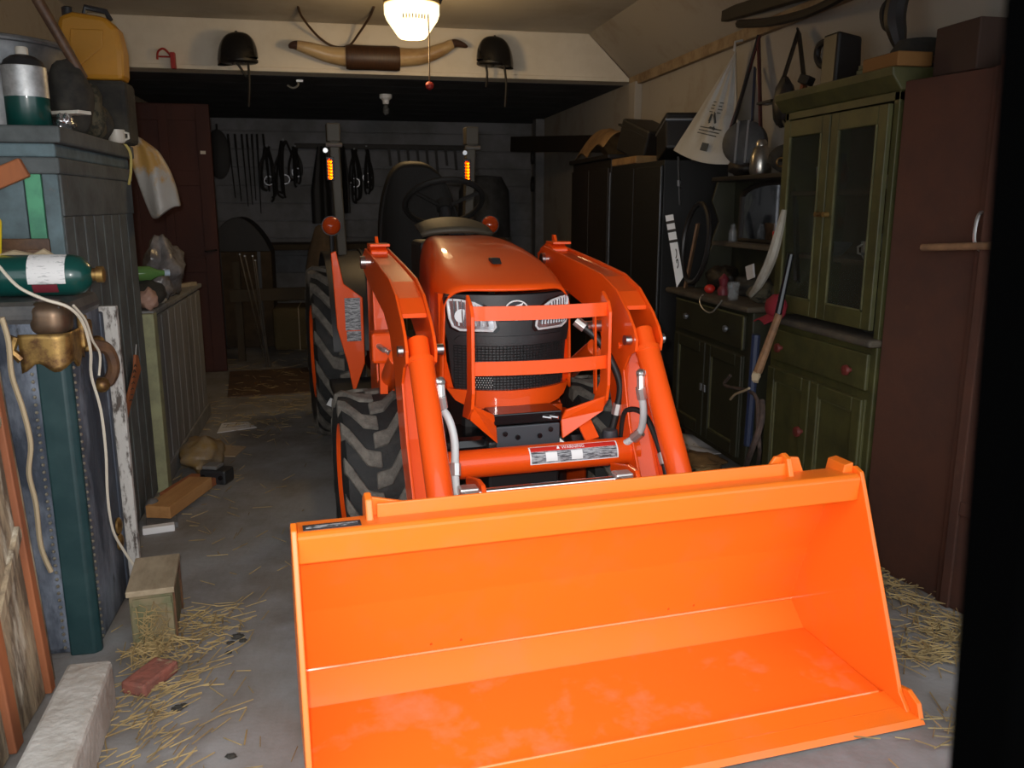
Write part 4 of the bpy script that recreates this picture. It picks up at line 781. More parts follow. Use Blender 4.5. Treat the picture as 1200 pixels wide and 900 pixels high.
mat('dark_brown', (0.014, 0.009, 0.006), 0.6, 0, c2=(0.009, 0.006, 0.004), scale=5, stretch=(1, 1, 0.2)); mat('black_cab', (0.005, 0.0045, 0.004), 0.6)
mat('tarp_tan', (0.28, 0.16, 0.06), 0.9, 0, c2=(0.18, 0.10, 0.04), scale=8, bump=0.5, bscale=14)
mat('bag_white', (0.44, 0.43, 0.40), 0.6, 0, c2=(0.33, 0.30, 0.25), scale=6, mix=(0.5, 0.75)); mat('strap_red', (0.09, 0.02, 0.018), 0.7); mat('strap_dark', (0.025, 0.022, 0.022), 0.7)
mat('case_grey', (0.06, 0.06, 0.062), 0.6, 0, c2=(0.035, 0.035, 0.035), scale=10); mat('old_silver', (0.50, 0.48, 0.44), 0.28, 0.9, c2=(0.2, 0.18, 0.15), scale=8)
mat('leather_black', (0.014, 0.012, 0.011), 0.45); mat('ivory', (0.36, 0.34, 0.29), 0.65, 0, c2=(0.24, 0.21, 0.16), scale=10, stretch=(1, 1, 0.3))
mat('crockery', (0.50, 0.46, 0.38), 0.3); mat('pewter', (0.30, 0.31, 0.33), 0.35, 0.7); mat('clear_glass', (0.45, 0.48, 0.5), 0.05, 0, alpha=0.16)
mat('box_brown', (0.035, 0.016, 0.009), 0.8)
mat('red_plastic', (0.55, 0.03, 0.02), 0.4); mat('red_cap', (0.22, 0.010, 0.02), 0.8); mat('ochre_wood', (0.20, 0.09, 0.02), 0.8)
mat('red_yellow', (0.45, 0.2, 0.03), 0.6)
mat('blue_pole', (0.02, 0.03, 0.07), 0.5); mat('branch', (0.10, 0.065, 0.05), 0.9, 0, c2=(0.05, 0.035, 0.03), scale=14); mat('stick_brown', (0.25, 0.13, 0.06), 0.7, 0, c2=(0.15, 0.08, 0.04), scale=15)
# --- kitchen hutch
HX, HY = 2.0, 3.225
ht = thing('hutch', 'olive green kitchen hutch with glazed upper doors, drawer and panelled lower doors', 'hutch', (HX, HY, 0))
W2 = 0.40
MB().bb(0.0, 0.335, -W2, W2, 0.0, 0.865).build('base_cabinet', 'olive_paint', ht, bevel=0.005)
MB().prism([(-0.045, -W2-0.012), (0.335, -W2-0.012), (0.335, W2+0.012), (-0.045, W2+0.012)], 'z', 0.865, 0.895).build('worktop', 'dusty_top', ht, bevel=0.012)
dw = MB().bb(-0.018, 0.0, -W2+0.03, W2-0.03, 0.69, 0.835).build('drawer', 'olive_paint', ht, bevel=0.005)
for yy in (-0.27, 0.27): MB().lathe([(0.010, 0.0), (0.010, -0.012), (0.022, -0.018), (0.020, -0.03), (0.0, -0.034)], (-0.018, yy, 0.755), 'x', 14).build('knob', 'red_knob', dw, smooth=True)
for s in (-1, 1):
    y0, y1 = (0.005, W2-0.03) if s > 0 else (-W2+0.03, -0.005); z0, z1 = 0.06, 0.655
    dd = MB().bb(-0.012, 0.0, y0, y1, z0, z1).build('door', 'olive_paint', ht, bevel=0.003)
    fr = 0.06
    for (a, b, c, d) in ((y0, y0+fr, z0, z1), (y1-fr, y1, z0, z1), (y0+fr, y1-fr, z0, z0+fr), (y0+fr, y1-fr, z1-fr, z1)):
        MB().bb(-0.028, -0.012, a, b, c, d).build('door_frame', 'olive_paint', dd, bevel=0.006)
    for (a, b, c, d) in ((y0+fr, y0+fr+0.006, z0+fr, z1-fr), (y1-fr-0.006, y1-fr, z0+fr, z1-fr), (y0+fr, y1-fr, z0+fr, z0+fr+0.006), (y0+fr, y1-fr, z1-fr-0.006, z1-fr)):
        MB().bb(-0.02, -0.012, a, b, c, d).build('bead', 'olive_edge', dd)
    if s > 0: MB().lathe([(0.010, 0.0), (0.010, -0.012), (0.024, -0.018), (0.022, -0.032), (0.0, -0.036)], (-0.028, 0.035, 0.42), 'x', 14).build('knob', 'red_knob', dd, smooth=True)
    # glazed doors
    z0, z1 = 0.925, 1.76
    gd = MB().bb(-0.022, 0.0, y0, y0+0.055, z0, z1).build('glass_door', 'olive_paint', ht, bevel=0.004)
    MB().bb(-0.022, 0.0, y1-0.055, y1, z0, z1).build('stile', 'olive_paint', gd, bevel=0.004)
    MB().bb(-0.022, 0.0, y0+0.055, y1-0.055, z0, z0+0.07).build('rail', 'olive_paint', gd, bevel=0.004)
    MB().bb(-0.022, 0.0, y0+0.055, y1-0.055, z1-0.07, z1).build('rail', 'olive_paint', gd, bevel=0.004)
    MB().bb(-0.012, -0.008, y0+0.055, y1-0.055, z0+0.07, z1-0.07).build('pane', 'pane_glass', gd)
    for yy in (y0+0.055, y1-0.061): MB().bb(-0.026, -0.018, yy, yy+0.006, z0+0.07, z1-0.07).build('bead', 'olive_edge', gd)
    MB().bb(-0.026, -0.018, y0+0.055, y1-0.055, z0+0.07, z0+0.076).build('bead', 'olive_edge', gd)
    kk = 0.03 if s > 0 else -0.03
    MB().cyl((-0.022, kk, 1.36), (-0.045, kk, 1.36), 0.011, n=10).build('catch', 'brass', gd, smooth=True)
for (y0, y1) in ((-W2, -W2+0.03), (W2-0.03, W2)): MB().bb(0.0, 0.335, y0, y1, 0.895, 1.80).build('side_panel', 'olive_paint', ht, bevel=0.003)
MB().bb(0.315, 0.335, -W2, W2, 0.895, 1.80).build('back_panel', 'cupboard_inside', ht)
for z in (1.165, 1.44): MB().bb(0.03, 0.315, -W2+0.03, W2-0.03, z, z+0.018).build('shelf', 'cupboard_inside', ht)
MB().bb(0.0, 0.335, -W2, W2, 1.77, 1.80).build('top_rail', 'olive_paint', ht)
MB().prism([(-0.01, 1.80), (-0.05, 1.85), (-0.055, 1.88), (0.335, 1.88), (0.335, 1.80)], 'y', -W2-0.02, W2+0.02).build('cornice', 'olive_paint', ht, bevel=0.006)
def pot(name, loc, prof, m, label, cat, extra=None, group=None):
    t = thing(name, label, cat, loc, 0, group); MB().lathe(prof, (0, 0, 0), 'z', 18).build('vessel', m, t, smooth=True)
    if extra: extra(t)
    return t
bowl = [(0.0, 0.004), (0.025, 0.0), (0.03, 0.008), (0.06, 0.045), (0.065, 0.055), (0.06, 0.055), (0.028, 0.014), (0, 0.012)]
cup = [(0.0, 0.0), (0.025, 0.0), (0.035, 0.02), (0.038, 0.07), (0.034, 0.07), (0.03, 0.02), (0, 0.01)]
jug = [(0.0, 0.0), (0.045, 0.0), (0.055, 0.04), (0.05, 0.10), (0.035, 0.14), (0.042, 0.16), (0.036, 0.158), (0.03, 0.14), (0.0, 0.02)]
def ear(t): MB().tube([(-0.036, 0, 0.06), (-0.058, 0, 0.05), (-0.055, 0, 0.025), (-0.034, 0, 0.02)], 0.005, 6).build('handle', 'crockery', t, smooth=True)
def spout(t): MB().tube([(-0.045, 0, 0.12), (-0.09, 0, 0.10), (-0.085, 0, 0.05), (-0.053, 0, 0.04)], 0.007, 6).build('handle', 'pewter', t, smooth=True)
pot('bowl', (2.14, 3.04, 1.458), bowl, 'crockery', 'cream bowl on the upper shelf inside the hutch', 'bowl')
pot('cup', (2.12, 2.93, 1.458), cup, 'pewter', 'small pewter cup on the upper shelf inside the hutch', 'cup', ear)
pot('jug', (2.16, 3.45, 1.458), jug, 'dark_cloth', 'dark jug on the upper shelf inside the hutch', 'jug', spout)
pot('jug', (2.13, 2.92, 1.183), jug, 'pewter', 'pewter jug on the middle shelf inside the hutch', 'jug', spout)
pot('cup', (2.11, 3.08, 1.183), cup, 'crockery', 'cream cup on the middle shelf inside the hutch', 'cup', ear)
pot('bowl', (2.15, 3.38, 1.183), bowl, 'pewter', 'pewter bowl on the middle shelf inside the hutch', 'bowl')
tag(MB().plate([(0, -0.07, 0.0), (0, 0.06, 0.018), (0, 0.06, 0.028), (0, -0.07, 0.012)], (0.012, 0, 0)).build('serving_knife', 'pewter', None, loc=(2.05, 2.99, 1.185)), 'shiny flat knife lying on the middle hutch shelf', 'knife')
pot('crock', (2.15, 3.0, 0.897), [(0, 0), (0.08, 0), (0.10, 0.05), (0.10, 0.15), (0.08, 0.18), (0.07, 0.18), (0.09, 0.15), (0, 0.02)], 'dark_cloth', 'big dark crock at the bottom of the hutch', 'crock')
tag(MB().bb(-0.06, 0.06, -0.07, 0.07, 0, 0.2).build('tin_box', 'red_wood', None, bevel=0.004, loc=(2.2, 2.95, 1.458)), 'rust brown tin box at the back of the upper hutch shelf', 'box')
# --- things on top of the hutch
HT = 1.881
bj = thing('black_canister', 'tall black canister with a loop handle on the hutch', 'canister', (2.17, 3.49, HT))
MB().prism([(-0.065, 0.0), (0.065, 0.0), (0.055, 0.22), (-0.06, 0.24)], 'y', -0.06, 0.06).build('body', 'leather_black', bj, bevel=0.012)
MB().tube(spline([(-0.02, 0.05, 0.225), (-0.03, 0.13, 0.215), (-0.03, 0.15, 0.17), (-0.02, 0.12, 0.125), (-0.01, 0.055, 0.12)], 6), 0.015, 8).build('handle', 'leather_black', bj, smooth=True)
pot('mustard_jar', (2.13, 3.25, HT), [(0, 0), (0.03, 0), (0.032, 0.01), (0.032, 0.05), (0.026, 0.055), (0.026, 0.07), (0, 0.072)], 'khaki_paint', 'small yellowish jar beside the black canister', 'jar')
hat = thing('felt_hat', 'dark round hat lying on the hutch beside brown box', 'hat', (2.18, 3.0, HT))
MB().lathe([(0.0, 0.13), (0.07, 0.125), (0.095, 0.09), (0.10, 0.03), (0.17, 0.015), (0.175, 0.0), (0.0, 0.0)], (0, 0, 0), 'z', 28).build('crown', 'dark_cloth', hat, smooth=True)
MB().lathe([(0.1, 0.03), (0.104, 0.05), (0.099, 0.055)], (0, 0, 0), 'z', 28).build('hat_band', 'leather', hat, smooth=True)
tag(MB().bb(-0.07, 0.07, -0.17, 0.04, 0, 0.05).build('wood_offcut', 'ochre_wood', None, bevel=0.005, loc=(2.03, 2.97, HT-0.0)), 'orange brown wood offcut on the front edge of the hutch', 'wood')
# brown rusted sheets standing beside the hutch
ds = thing('rusty_door', 'tall rust brown sheet metal door leaning beside the green hutch', 'door', (2.045, 2.61, 0), math.radians(12))
MB().bb(0, 0.035, -0.19, 0.20, 0.0, 1.83).build('panel', 'rust_sheet', ds, bevel=0.004)
MB().bb(-0.014, 0.0, -0.19, -0.16, 0.0, 1.83).build('seam', 'rust_sheet', ds, bevel=0.003)
ds2 = thing('rusty_door', 'second rust brown sheet door standing next to the garage entrance', 'door', (2.17, 1.92, 0), math.radians(12))
MB().bb(0, 0.035, -0.51, 0.51, 0.0, 1.86).build('panel', 'rust_sheet', ds2, bevel=0.004)
MB().bb(-0.012, 0.0, 0.475, 0.51, 0.0, 1.86).build('seam', 'rust_sheet', ds2, bevel=0.003)
for z in (0.35, 1.55): MB().bb(-0.01, 0.0, -0.5, 0.475, z, z+0.05).build('batten', 'rust_sheet', ds2, bevel=0.003)
bh = MB().tube([(0, 0, 0), (0.0, -0.46, 0.03)], [0.013, 0.013], 10).build('broom_handle', 'stick_brown', None, smooth=True, loc=P(1081, 290, x=2.0), rotz=math.radians(12)); tag(bh, 'pale round stick mounted across the rusty doors', 'stick')
hk = P(1152, 275, x=2.07)
tag(MB().tube(spline([(0.035, 0.02, 0.07), (-0.01, 0.01, 0.07), (-0.03, 0.0, 0.04), (-0.03, 0.0, -0.02), (0.0, 0.005, -0.05), (0.035, 0.01, -0.05)], 5), 0.006, 6).build('iron_hook', 'zinc', None, smooth=True, loc=hk), 'curved iron hook holding the stick on the rusty doors', 'hook')
bxx = MB().bb(-0.09, 0.10, -0.10, 0.11, 0, 0.16).build('brown_box', 'box_brown', None, bevel=0.005, loc=(2.14, 2.62, 1.832)); tag(bxx, 'brown wooden box standing on the rusty door top', 'box')
# things on the sloped ceiling and rail
def rot_hang(name, pts, r, m, label, cat): return tag(MB().tube(spline(pts, 5), r, 8).build(name, m, None, smooth=True), label, cat)
SX = lambda z: XR-(z-2.355)*(XR-XS)/(ZC-2.355)
b0 = P(850, 18, x=2.24); b1 = P(950, -12, x=2.24)
tag(MB().beam((0, 0, 0), b1-b0, 0.05, 0.07).build('roof_board', 'dark_brown', None, loc=b0, bevel=0.004), 'short dark board fixed to the sloped ceiling', 'board')
pts = [P(866, 28, x=2.22), P(900, 26, x=2.2), P(940, 17, x=2.18), P(975, 2, x=2.16), P(1000, -14, x=2.15)]
rot_hang('scythe_handle', pts, 0.022, 'dark_brown', 'curved dark wooden scythe handle under the sloped ceiling', 'handle')
q = P(1052, 55, x=2.15)
hb = thing('hanging_halter', 'dark leather halter hanging from the ceiling above the hutch', 'halter', q)
MB().tube(spline([(0.05, -0.03, 0.30), (0.0, 0.0, 0.22), (-0.01, 0.02, 0.12), (0.0, 0.01, 0.05), (0.01, 0.0, 0.0)], 5), [0.02+0.02*math.sin(k*PI/20) for k in range(21)], 8).build('strap', 'leather_black', hb, smooth=True)
MB().tube(spline([(0.0, 0.04, 0.20), (-0.03, 0.07, 0.15), (-0.02, 0.06, 0.08), (0, 0.02, 0.07)], 5), 0.012, 6).build('loop', 'leather_black', hb, smooth=True)
# --- white carrier bag
bg = thing('carrier_bag', 'white plastic carrier bag with dark print hanging from the wall rail', 'bag', (2.27, 4.80, 1.60))
top = P(862, 60, x=2.27); BLB = P(789, 176, x=2.02); BRB = P(866, 192, x=2.21)
def bagp(i, j):
    t = j; a = (i-0.5)
    tt_ = t**1.15; l_ = Vector((2.27, top.y, top.z)).lerp(BLB, t); r_ = Vector((2.27, top.y, top.z)).lerp(BRB, t); l_ += (r_-l_)*0.0
    p = r_.lerp(l_, i); p += Vector((-0.6, -0.8, 0))*(0.07*math.sin(PI*i)*tt_+0.012*math.sin(i*22+2)*math.sin(PI*min(1, t*1.05)))
    p.z += -0.035*math.sin(PI*i)*t
    return (p.x-2.27, p.y-4.80, p.z-1.60)
MB().shell(bagp, 28, 18, (0.012, 0.016, 0)).build('sheet', 'bag_white', bg, smooth=True)
def on_bag(i, j, d=0.012): p = Vector(bagp(1-i, j)); p += Vector((-0.6, -0.8, 0))*(d+0.006); return p
def bag_strip(i0, i1, j0, j1, name, m): MB().plate([on_bag(i0, j0), on_bag(i1, j0), on_bag(i1, j1), on_bag(i0, j1)], (0.003, 0, 0)).build(name, m, bg)
mat('bag_ink', (0.05, 0.055, 0.055), 0.7)
for k in range(4): bag_strip(0.30, 0.62-0.03*(k % 2), 0.46+0.03*k, 0.468+0.03*k, 'printed_line', 'bag_ink')
for k in range(3): bag_strip(0.25, 0.70-0.04*k, 0.70+0.028*k, 0.708+0.028*k, 'printed_line', 'bag_ink')
bag_strip(0.42, 0.53, 0.83, 0.90, 'printed_block', 'bag_ink')
cen = on_bag(0.48, 0.635)
for k in range(3):
    a0 = math.radians(90+120*k+14); a1 = math.radians(90+120*(k+1)-38); R1 = 0.042
    p_ = Vector((0, -math.cos(a0)*R1, math.sin(a0)*R1))+cen; q_ = Vector((0, -math.cos(a1)*R1, math.sin(a1)*R1))+cen
    MB().tube([p_, q_], 0.007, 5).build('recycling_arrow', 'bag_ink', bg)
    d = (q_-p_).normalized(); n_ = Vector((0, -d.z, d.y))
    MB().plate([q_+n_*0.013, q_-n_*0.013, q_+d*0.02], (0.003, 0, 0)).build('arrow_head', 'bag_ink', bg)
MB().tube([(top.x-2.27-0.01, top.y-4.80, top.z-1.60+0.0), (top.x-2.27-0.005, top.y-4.80, top.z-1.60+0.05), (top.x-2.27+0.04, top.y-4.80, top.z-1.60+0.06)], 0.007, 6).build('handle_loop', 'bag_white', bg, smooth=True)
# --- round case on red straps
rc = thing('round_canteen', 'round grey canteen hanging on dark red and black straps', 'canteen', P(873, 168, x=2.20))
c0 = Vector(rc.location); t0 = P(889, 45, x=2.31)-c0
dirn = Vector((-0.72, -0.68, 0.12)).normalized(); e1 = dirn.cross(Vector((0, 0, 1))).normalized(); e2 = e1.cross(dirn)
def ring_(r, d): return [e1*r*math.cos(2*PI*k/28)+e2*r*math.sin(2*PI*k/28)+dirn*d for k in range(28)]
m = MB(); rings = [ring_(0.03, 0.052), ring_(0.09, 0.048), ring_(0.118, 0.03), ring_(0.122, 0.0), ring_(0.118, -0.03), ring_(0.09, -0.045)]
m.add([p for rg in rings for p in rg], [(a*28+k, a*28+(k+1) % 28, (a+1)*28+(k+1) % 28, (a+1)*28+k) for a in range(5) for k in range(28)]+[tuple(range(28)), tuple(range(140, 168))])
m.build('drum', 'case_grey', rc, smooth=True)
for dd_ in (-0.028, 0.028): MB().beam(e1*dd_-e2*0.112+dirn*0.046, e1*dd_+e2*0.112+dirn*0.046, 0.012, 0.016, dirn).build('band', 'pewter', rc)
MB().beam(t0, e1*-0.085+e2*0.08+dirn*0.02, 0.008, 0.042, dirn).build('strap', 'strap_red', rc)
MB().beam(t0+Vector((0, 0.02, -0.15)), e1*-0.035+e2*0.115+dirn*0.02, 0.008, 0.022, dirn).build('strap', 'blue_pole', rc)
MB().beam(t0+Vector((0, 0.0, 0.01)), e1*0.07+e2*0.09+dirn*0.02, 0.008, 0.036, dirn).build('strap', 'strap_dark', rc)
MB().beam(t0+Vector((0, -0.02, 0.01)), e1*0.105+e2*0.0+dirn*0.02, 0.006, 0.016, dirn).build('strap', 'strap_red', rc)
# --- black harness saddle pad hanging beside the hutch
hn = thing('leather_harness', 'black leather harness with brass ring hanging beside the hutch', 'harness', P(918, 120, x=2.16))
c0 = Vector(hn.location); t0 = P(936, 36, x=2.30)-c0
MB().ball((0, 0, 0), (0.045, 0.07, 0.12), 14, 10, 0.08, 31).build('pad', 'leather_black', hn, smooth=True)
MB().beam(t0, Vector((0, 0.02, 0.10)), 0.008, 0.035, (-0.7, -0.7, 0)).build('strap', 'leather_black', hn)
MB().beam(t0, P(943, 100, x=2.2)-c0, 0.008, 0.045, (-0.7, -0.7, 0)).build('strap', 'dark_brown', hn)
MB().beam(P(893, 122, x=2.2)-c0, P(910, 118, x=2.17)-c0, 0.012, 0.06, (-0.7, -0.7, 0)).build('buckle_strap', 'leather_black', hn)
MB().beam(P(896, 121, x=2.19)-c0, P(901, 120, x=2.18)-c0, 0.014, 0.03, (-0.7, -0.7, 0)).build('buckle', 'pewter', hn)
MB().beam(P(942, 98, x=2.19)-c0, P(936, 122, x=2.16)-c0, 0.012, 0.05, (-0.7, -0.7, 0)).build('tan_strap', 'red_wood', hn)
MB().box(P(945, 94, x=2.14)-c0, (0.05, 0.06, 0.04), (0.3, 0.2, 0.4)).build('buckle_block', 'leather_black', hn, bevel=0.006)
MB().tube(spline([P(918, 140, x=2.15)-c0, P(926, 165, x=2.13)-c0, P(918, 182, x=2.13)-c0, P(915, 188, x=2.13)-c0], 5), 0.01, 6).build('rein', 'leather_black', hn, smooth=True)
rp = P(915, 190, x=2.12)-c0
MB().tube([rp+Vector((0.012*math.cos(2*PI*k/14), -0.018*math.cos(2*PI*k/14), 0.020*math.sin(2*PI*k/14))) for k in range(14)], 0.004, 5, closed=True).build('ring', 'brass', hn, smooth=True)
MB().beam(P(930, 130, x=2.12)-c0, P(934, 330, x=2.0)-c0, 0.012, 0.05, (-0.7, -0.7, 0)).build('long_strap', 'leather_black', hn)
# --- dresser with mirror
dz_ = thing('mirror_dresser', 'dark green dresser with arched mirror back, shelf, drawer and two cupboard doors', 'dresser', (1.97, 4.24, 0))
D0, D1 = -0.48, 0.49
MB().bb(0.0, 0.37, D0, D1, 0.09, 0.885).build('body', 'dark_green', dz_, bevel=0.006)
for yy in (D0+0.03, D1-0.07):
    for xx in (0.02, 0.31): MB().bb(xx, xx+0.045, yy, yy+0.045, 0.0, 0.09).build('leg', 'dark_green', dz_, bevel=0.004)
MB().prism([(-0.05, D0-0.03), (0.37, D0-0.03), (0.37, D1+0.06), (-0.05, D1+0.06)], 'z', 0.885, 0.915).build('top', 'dusty_top', dz_, bevel=0.012)
dw = MB().bb(-0.018, 0.0, D0+0.06, D1-0.05, 0.69, 0.86).build('drawer', 'dark_green', dz_, bevel=0.005)
for yy in (-0.25, 0.26): MB().lathe([(0.008, 0), (0.018, -0.012), (0.016, -0.024), (0, -0.028)], (-0.018, yy, 0.775), 'x', 12).build('knob', 'pewter', dw, smooth=True)
for (a, b, c, d) in ((D0+0.06, D1-0.05, 0.855, 0.863), (D0+0.06, D0+0.07, 0.69, 0.86)): MB().bb(-0.022, -0.016, a, b, c, d).build('bead', 'olive_edge', dw)
for s in (-1, 1):
    y0, y1 = (0.01, D1-0.05) if s > 0 else (D0+0.06, 0.0); z0, z1 = 0.13, 0.66; fr = 0.065
    dd = MB().bb(-0.010, 0.0, y0, y1, z0, z1).build('door', 'dark_green', dz_, bevel=0.003)
    for (a, b, c, d) in ((y0, y0+fr, z0, z1), (y1-fr, y1, z0, z1), (y0+fr, y1-fr, z0, z0+fr), (y0+fr, y1-fr, z1-fr, z1)): MB().bb(-0.024, -0.010, a, b, c, d).build('door_frame', 'dark_green', dd, bevel=0.006)
    for (a, b, c, d) in ((y0+fr, y0+fr+0.006, z0+fr, z1-fr), (y1-fr-0.006, y1-fr, z0+fr, z1-fr), (y0+fr, y1-fr, z0+fr, z0+fr+0.006)): MB().bb(-0.017, -0.010, a, b, c, d).build('bead', 'olive_edge', dd)
    MB().bb(-0.034, -0.024, 0.012 if s > 0 else -0.035, 0.035 if s > 0 else -0.012, 0.39, 0.43).build('catch', 'pewter', dd, bevel=0.003)
MB().bb(0.33, 0.37, D0+0.02, D1, 0.915, 1.53).build('back_board', 'dark_green', dz_)
MB().bb(0.20, 0.37, D0+0.02, D1+0.02, 1.165, 1.19).build('shelf', 'dusty_top', dz_, bevel=0.005)
MB().bb(0.18, 0.37, D0+0.06, D1-0.02, 1.53, 1.555).build('upper_shelf', 'dark_brown', dz_, bevel=0.005)
arch = [(0.34, 1.20), (-0.36, 1.20), (-0.36, 1.44)]+[(-0.01+0.35*math.cos(math.radians(a)), 1.44+0.075*math.sin(math.radians(a))) for a in range(170, 9, -20)]+[(0.34, 1.44)]
MB().prism(arch, 'x', 0.318, 0.33).build('mirror', 'mirror', dz_)
MB().tube([(0.316, y, z) for y, z in arch], 0.014, 6, closed=True).build('mirror_frame', 'dark_brown', dz_, smooth=True)
for yy in (D0+0.05, D1-0.03):
    MB().prism([(0.10, 0.915), (0.33, 0.915), (0.33, 1.53), (0.22, 1.53), (0.19, 1.42), (0.24, 1.30), (0.20, 1.19), (0.20, 1.16), (0.15, 1.05)], 'y', yy, yy+0.022).build('bracket', 'dark_green', dz_, bevel=0.004)
DT = 0.916
sh = thing('cocktail_shaker', 'tarnished silver shaker standing on the dresser upper shelf', 'shaker', (2.21, 4.24, 1.556))
MB().lathe([(0.0, 0.0), (0.052, 0.0), (0.058, 0.02), (0.055, 0.09), (0.04, 0.135), (0.03, 0.145)], (0, 0, 0), 'z', 22).build('body', 'old_silver', sh, smooth=True)
MB().lathe([(0.03, 0.145), (0.03, 0.165), (0.02, 0.178), (0.0, 0.18)], (0, 0, 0), 'z', 18).build('cap', 'old_silver', sh, smooth=True)
lump('dark_bundle', (2.22, 4.45, 1.556), (0.08, 0.10, 0.05), 'dark_brown', 41, 'dark bundle lying beside the silver shaker', 'bundle', 0.15)
lump('dark_bundle', (2.22, 4.0, 1.556), (0.07, 0.10, 0.07), 'dark_cloth', 42, 'black cloth bundle at the shelf end by the hutch', 'bundle', 0.15)
tag(MB().bb(-0.04, 0.04, -0.06, 0.06, 0, 0.055).build('spice_tin', 'red_yellow', None, bevel=0.003, loc=(2.23, 3.97, 1.191)), 'red and yellow tin on the dresser shelf', 'tin')
tag(MB().bb(-0.041, 0.041, -0.061, 0.061, 0, 0.02).build('spice_tin', 'red_plastic', None, bevel=0.003, loc=(2.23, 3.97, 1.247)), 'flat red tin stacked on the yellow tin', 'tin')
pot('drinking_glass', (2.0, 4.05, DT), [(0, 0.004), (0.028, 0), (0.034, 0.09), (0.031, 0.09), (0.026, 0.01), (0, 0.01)], 'clear_glass', 'clear drinking glass on the dresser top', 'glass')
pot('glass_jar', (2.20, 4.5, 1.191), [(0, 0), (0.022, 0), (0.024, 0.06), (0.012, 0.075), (0.012, 0.10), (0, 0.10)], 'clear_glass', 'thin glass bottle on the dresser shelf before the mirror', 'bottle')
lump('red_ball', (2.02, 4.38, DT), (0.03, 0.03, 0.025), 'red_plastic', 43, 'bright red plastic cap lying on the dresser top', 'cap', 0.02)
pot('red_lantern', (2.05, 4.27, DT), [(0, 0), (0.03, 0), (0.033, 0.03), (0.02, 0.05), (0.028, 0.09), (0.01, 0.11), (0, 0.12)], 'label_maroon', 'small dark red glass lamp on the dresser top', 'lamp')
tag(MB().plate([(0, -0.05, 0.02), (0, 0.02, 0.0), (0, 0.05, 0.07), (0, -0.03, 0.09)], (0.01, 0, 0.003)).build('price_card', 'paper', None, loc=(2.12, 4.12, DT+0.09), bevel=0.001), 'small tilted white card among the dresser clutter', 'card')
lump('clutter_bag', (2.17, 4.16, DT), (0.09, 0.13, 0.055), 'dark_cloth', 44, 'dark cloth heap under the white card on the dresser', 'cloth', 0.2)
lump('clutter_bag', (2.08, 3.90, DT), (0.07, 0.06, 0.05), 'camo', 45, 'mottled rag beside the drinking glass on the dresser', 'rag', 0.2)
lump('clutter_bag', (2.16, 4.52, DT), (0.08, 0.12, 0.07), 'dark_brown', 46, 'brown leather heap behind the red plastic cap', 'leather', 0.2)
pts = [P(824, 345, x=1.94), P(820, 352, x=1.91), P(824, 362, x=1.90), P(834, 366, x=1.90), P(846, 352, x=1.92)]
rot_hang('wire_loop', pts, 0.004, 'zinc', 'pale wire loop hanging over the dresser edge', 'wire')
# striped white stake
a0, a1 = P(784, 252, x=1.92), P(797, 335, x=1.92); a1 = Vector((a1.x, a1.y, DT+0.002+0.03)); ss = thing('striped_stake', 'white wooden stake with black bands and letters standing at dresser end', 'stake', a1)
d = (a0-a1); L0 = d.length; d.normalize(); sd_ = Vector((-0.35, -0.9, 0)).normalized(); sx_ = d.cross(sd_).normalized()
def stp(t, w_): return d*(L0*t)+sx_*w_
MB().plate([stp(-0.03, -0.022), stp(0.10, 0.024), stp(1, 0.024), stp(1, -0.022)], sd_*-0.012).build('board', 'white_print', ss)
for t in (0.62, 0.77, 0.895): MB().plate([stp(t-0.02, -0.024), stp(t-0.02, 0.026), stp(t+0.02, 0.026), stp(t+0.02, -0.024)], sd_*0.002).build('band', 'ink', ss)
Mx = Matrix((d, -sx_, sd_)).transposed()
Mx = Matrix((d, sd_.cross(d), sd_)).transposed()
text('lettering', 'GC', 0.085, 'ink', ss, d*(L0*0.36)+sd_*0.002, Mx, 0.0008)
# leaning sticks in front of the dresser and hutch
def lean(name, p, q, r, m, label, cat='stick', n=8): return tag(MB().tube([p, q], r, n).build(name, m, None, smooth=True), label, cat)
hs = [P(919, 246, x=1.93), P(912, 275, x=1.91), P(903, 305, x=1.895), P(890, 332, x=1.895), P(880, 346, x=1.90)]
m = MB(); hp_ = spline(hs, 5)
m.tube(hp_, [0.010+0.014*math.sin(PI*(k+1)/(len(hp_)+1)) for k in range(len(hp_))], 8); tag(m.build('wooden_stave', 'ivory', None, smooth=True), 'pale curved wooden stave leaning across the dresser', 'stave')
ch = thing('walking_cane', 'dark walking cane with pale knob tip leaning on the hutch side', 'cane', P(886, 440, x=1.80))
b = Vector(ch.location)
MB().tube([P(888, 436, x=1.80)-b, P(913, 368, x=1.86)-b], [0.020, 0.016], 8).build('shaft', 'stick_brown', ch, smooth=True)
MB().tube([P(911, 372, x=1.86)-b, P(927, 298, x=1.90)-b], [0.016, 0.012], 8).build('handle', 'black_gloss', ch, smooth=True)
MB().ball(P(886, 441, x=1.80)-b, (0.02, 0.02, 0.03), 8, 6, 0.2, 3).build('tip', 'twine_tan', ch, smooth=True)
cp = thing('cloth_hat', 'red cloth cap hung at the corner of the hutch worktop', 'cap', P(909, 368, x=1.93))
MB().ball((0, 0, 0.03), (0.045, 0.062, 0.06), 14, 9, 0.10, 8).build('crown', 'red_cap', cp, smooth=True)
MB().shell(lambda i, j: (-0.03-0.05*j, -0.05+0.10*i, -0.02-0.02*j+0.015*math.sin(PI*i)), 8, 4, (0, 0, 0.006)).build('visor', 'red_cap', cp, smooth=True)
lean('blue_pole', P(876, 522, x=1.885), P(886, 392, x=1.885), 0.020, 'blue_pole', 'dark blue pole standing between dresser and hutch', 'pole')
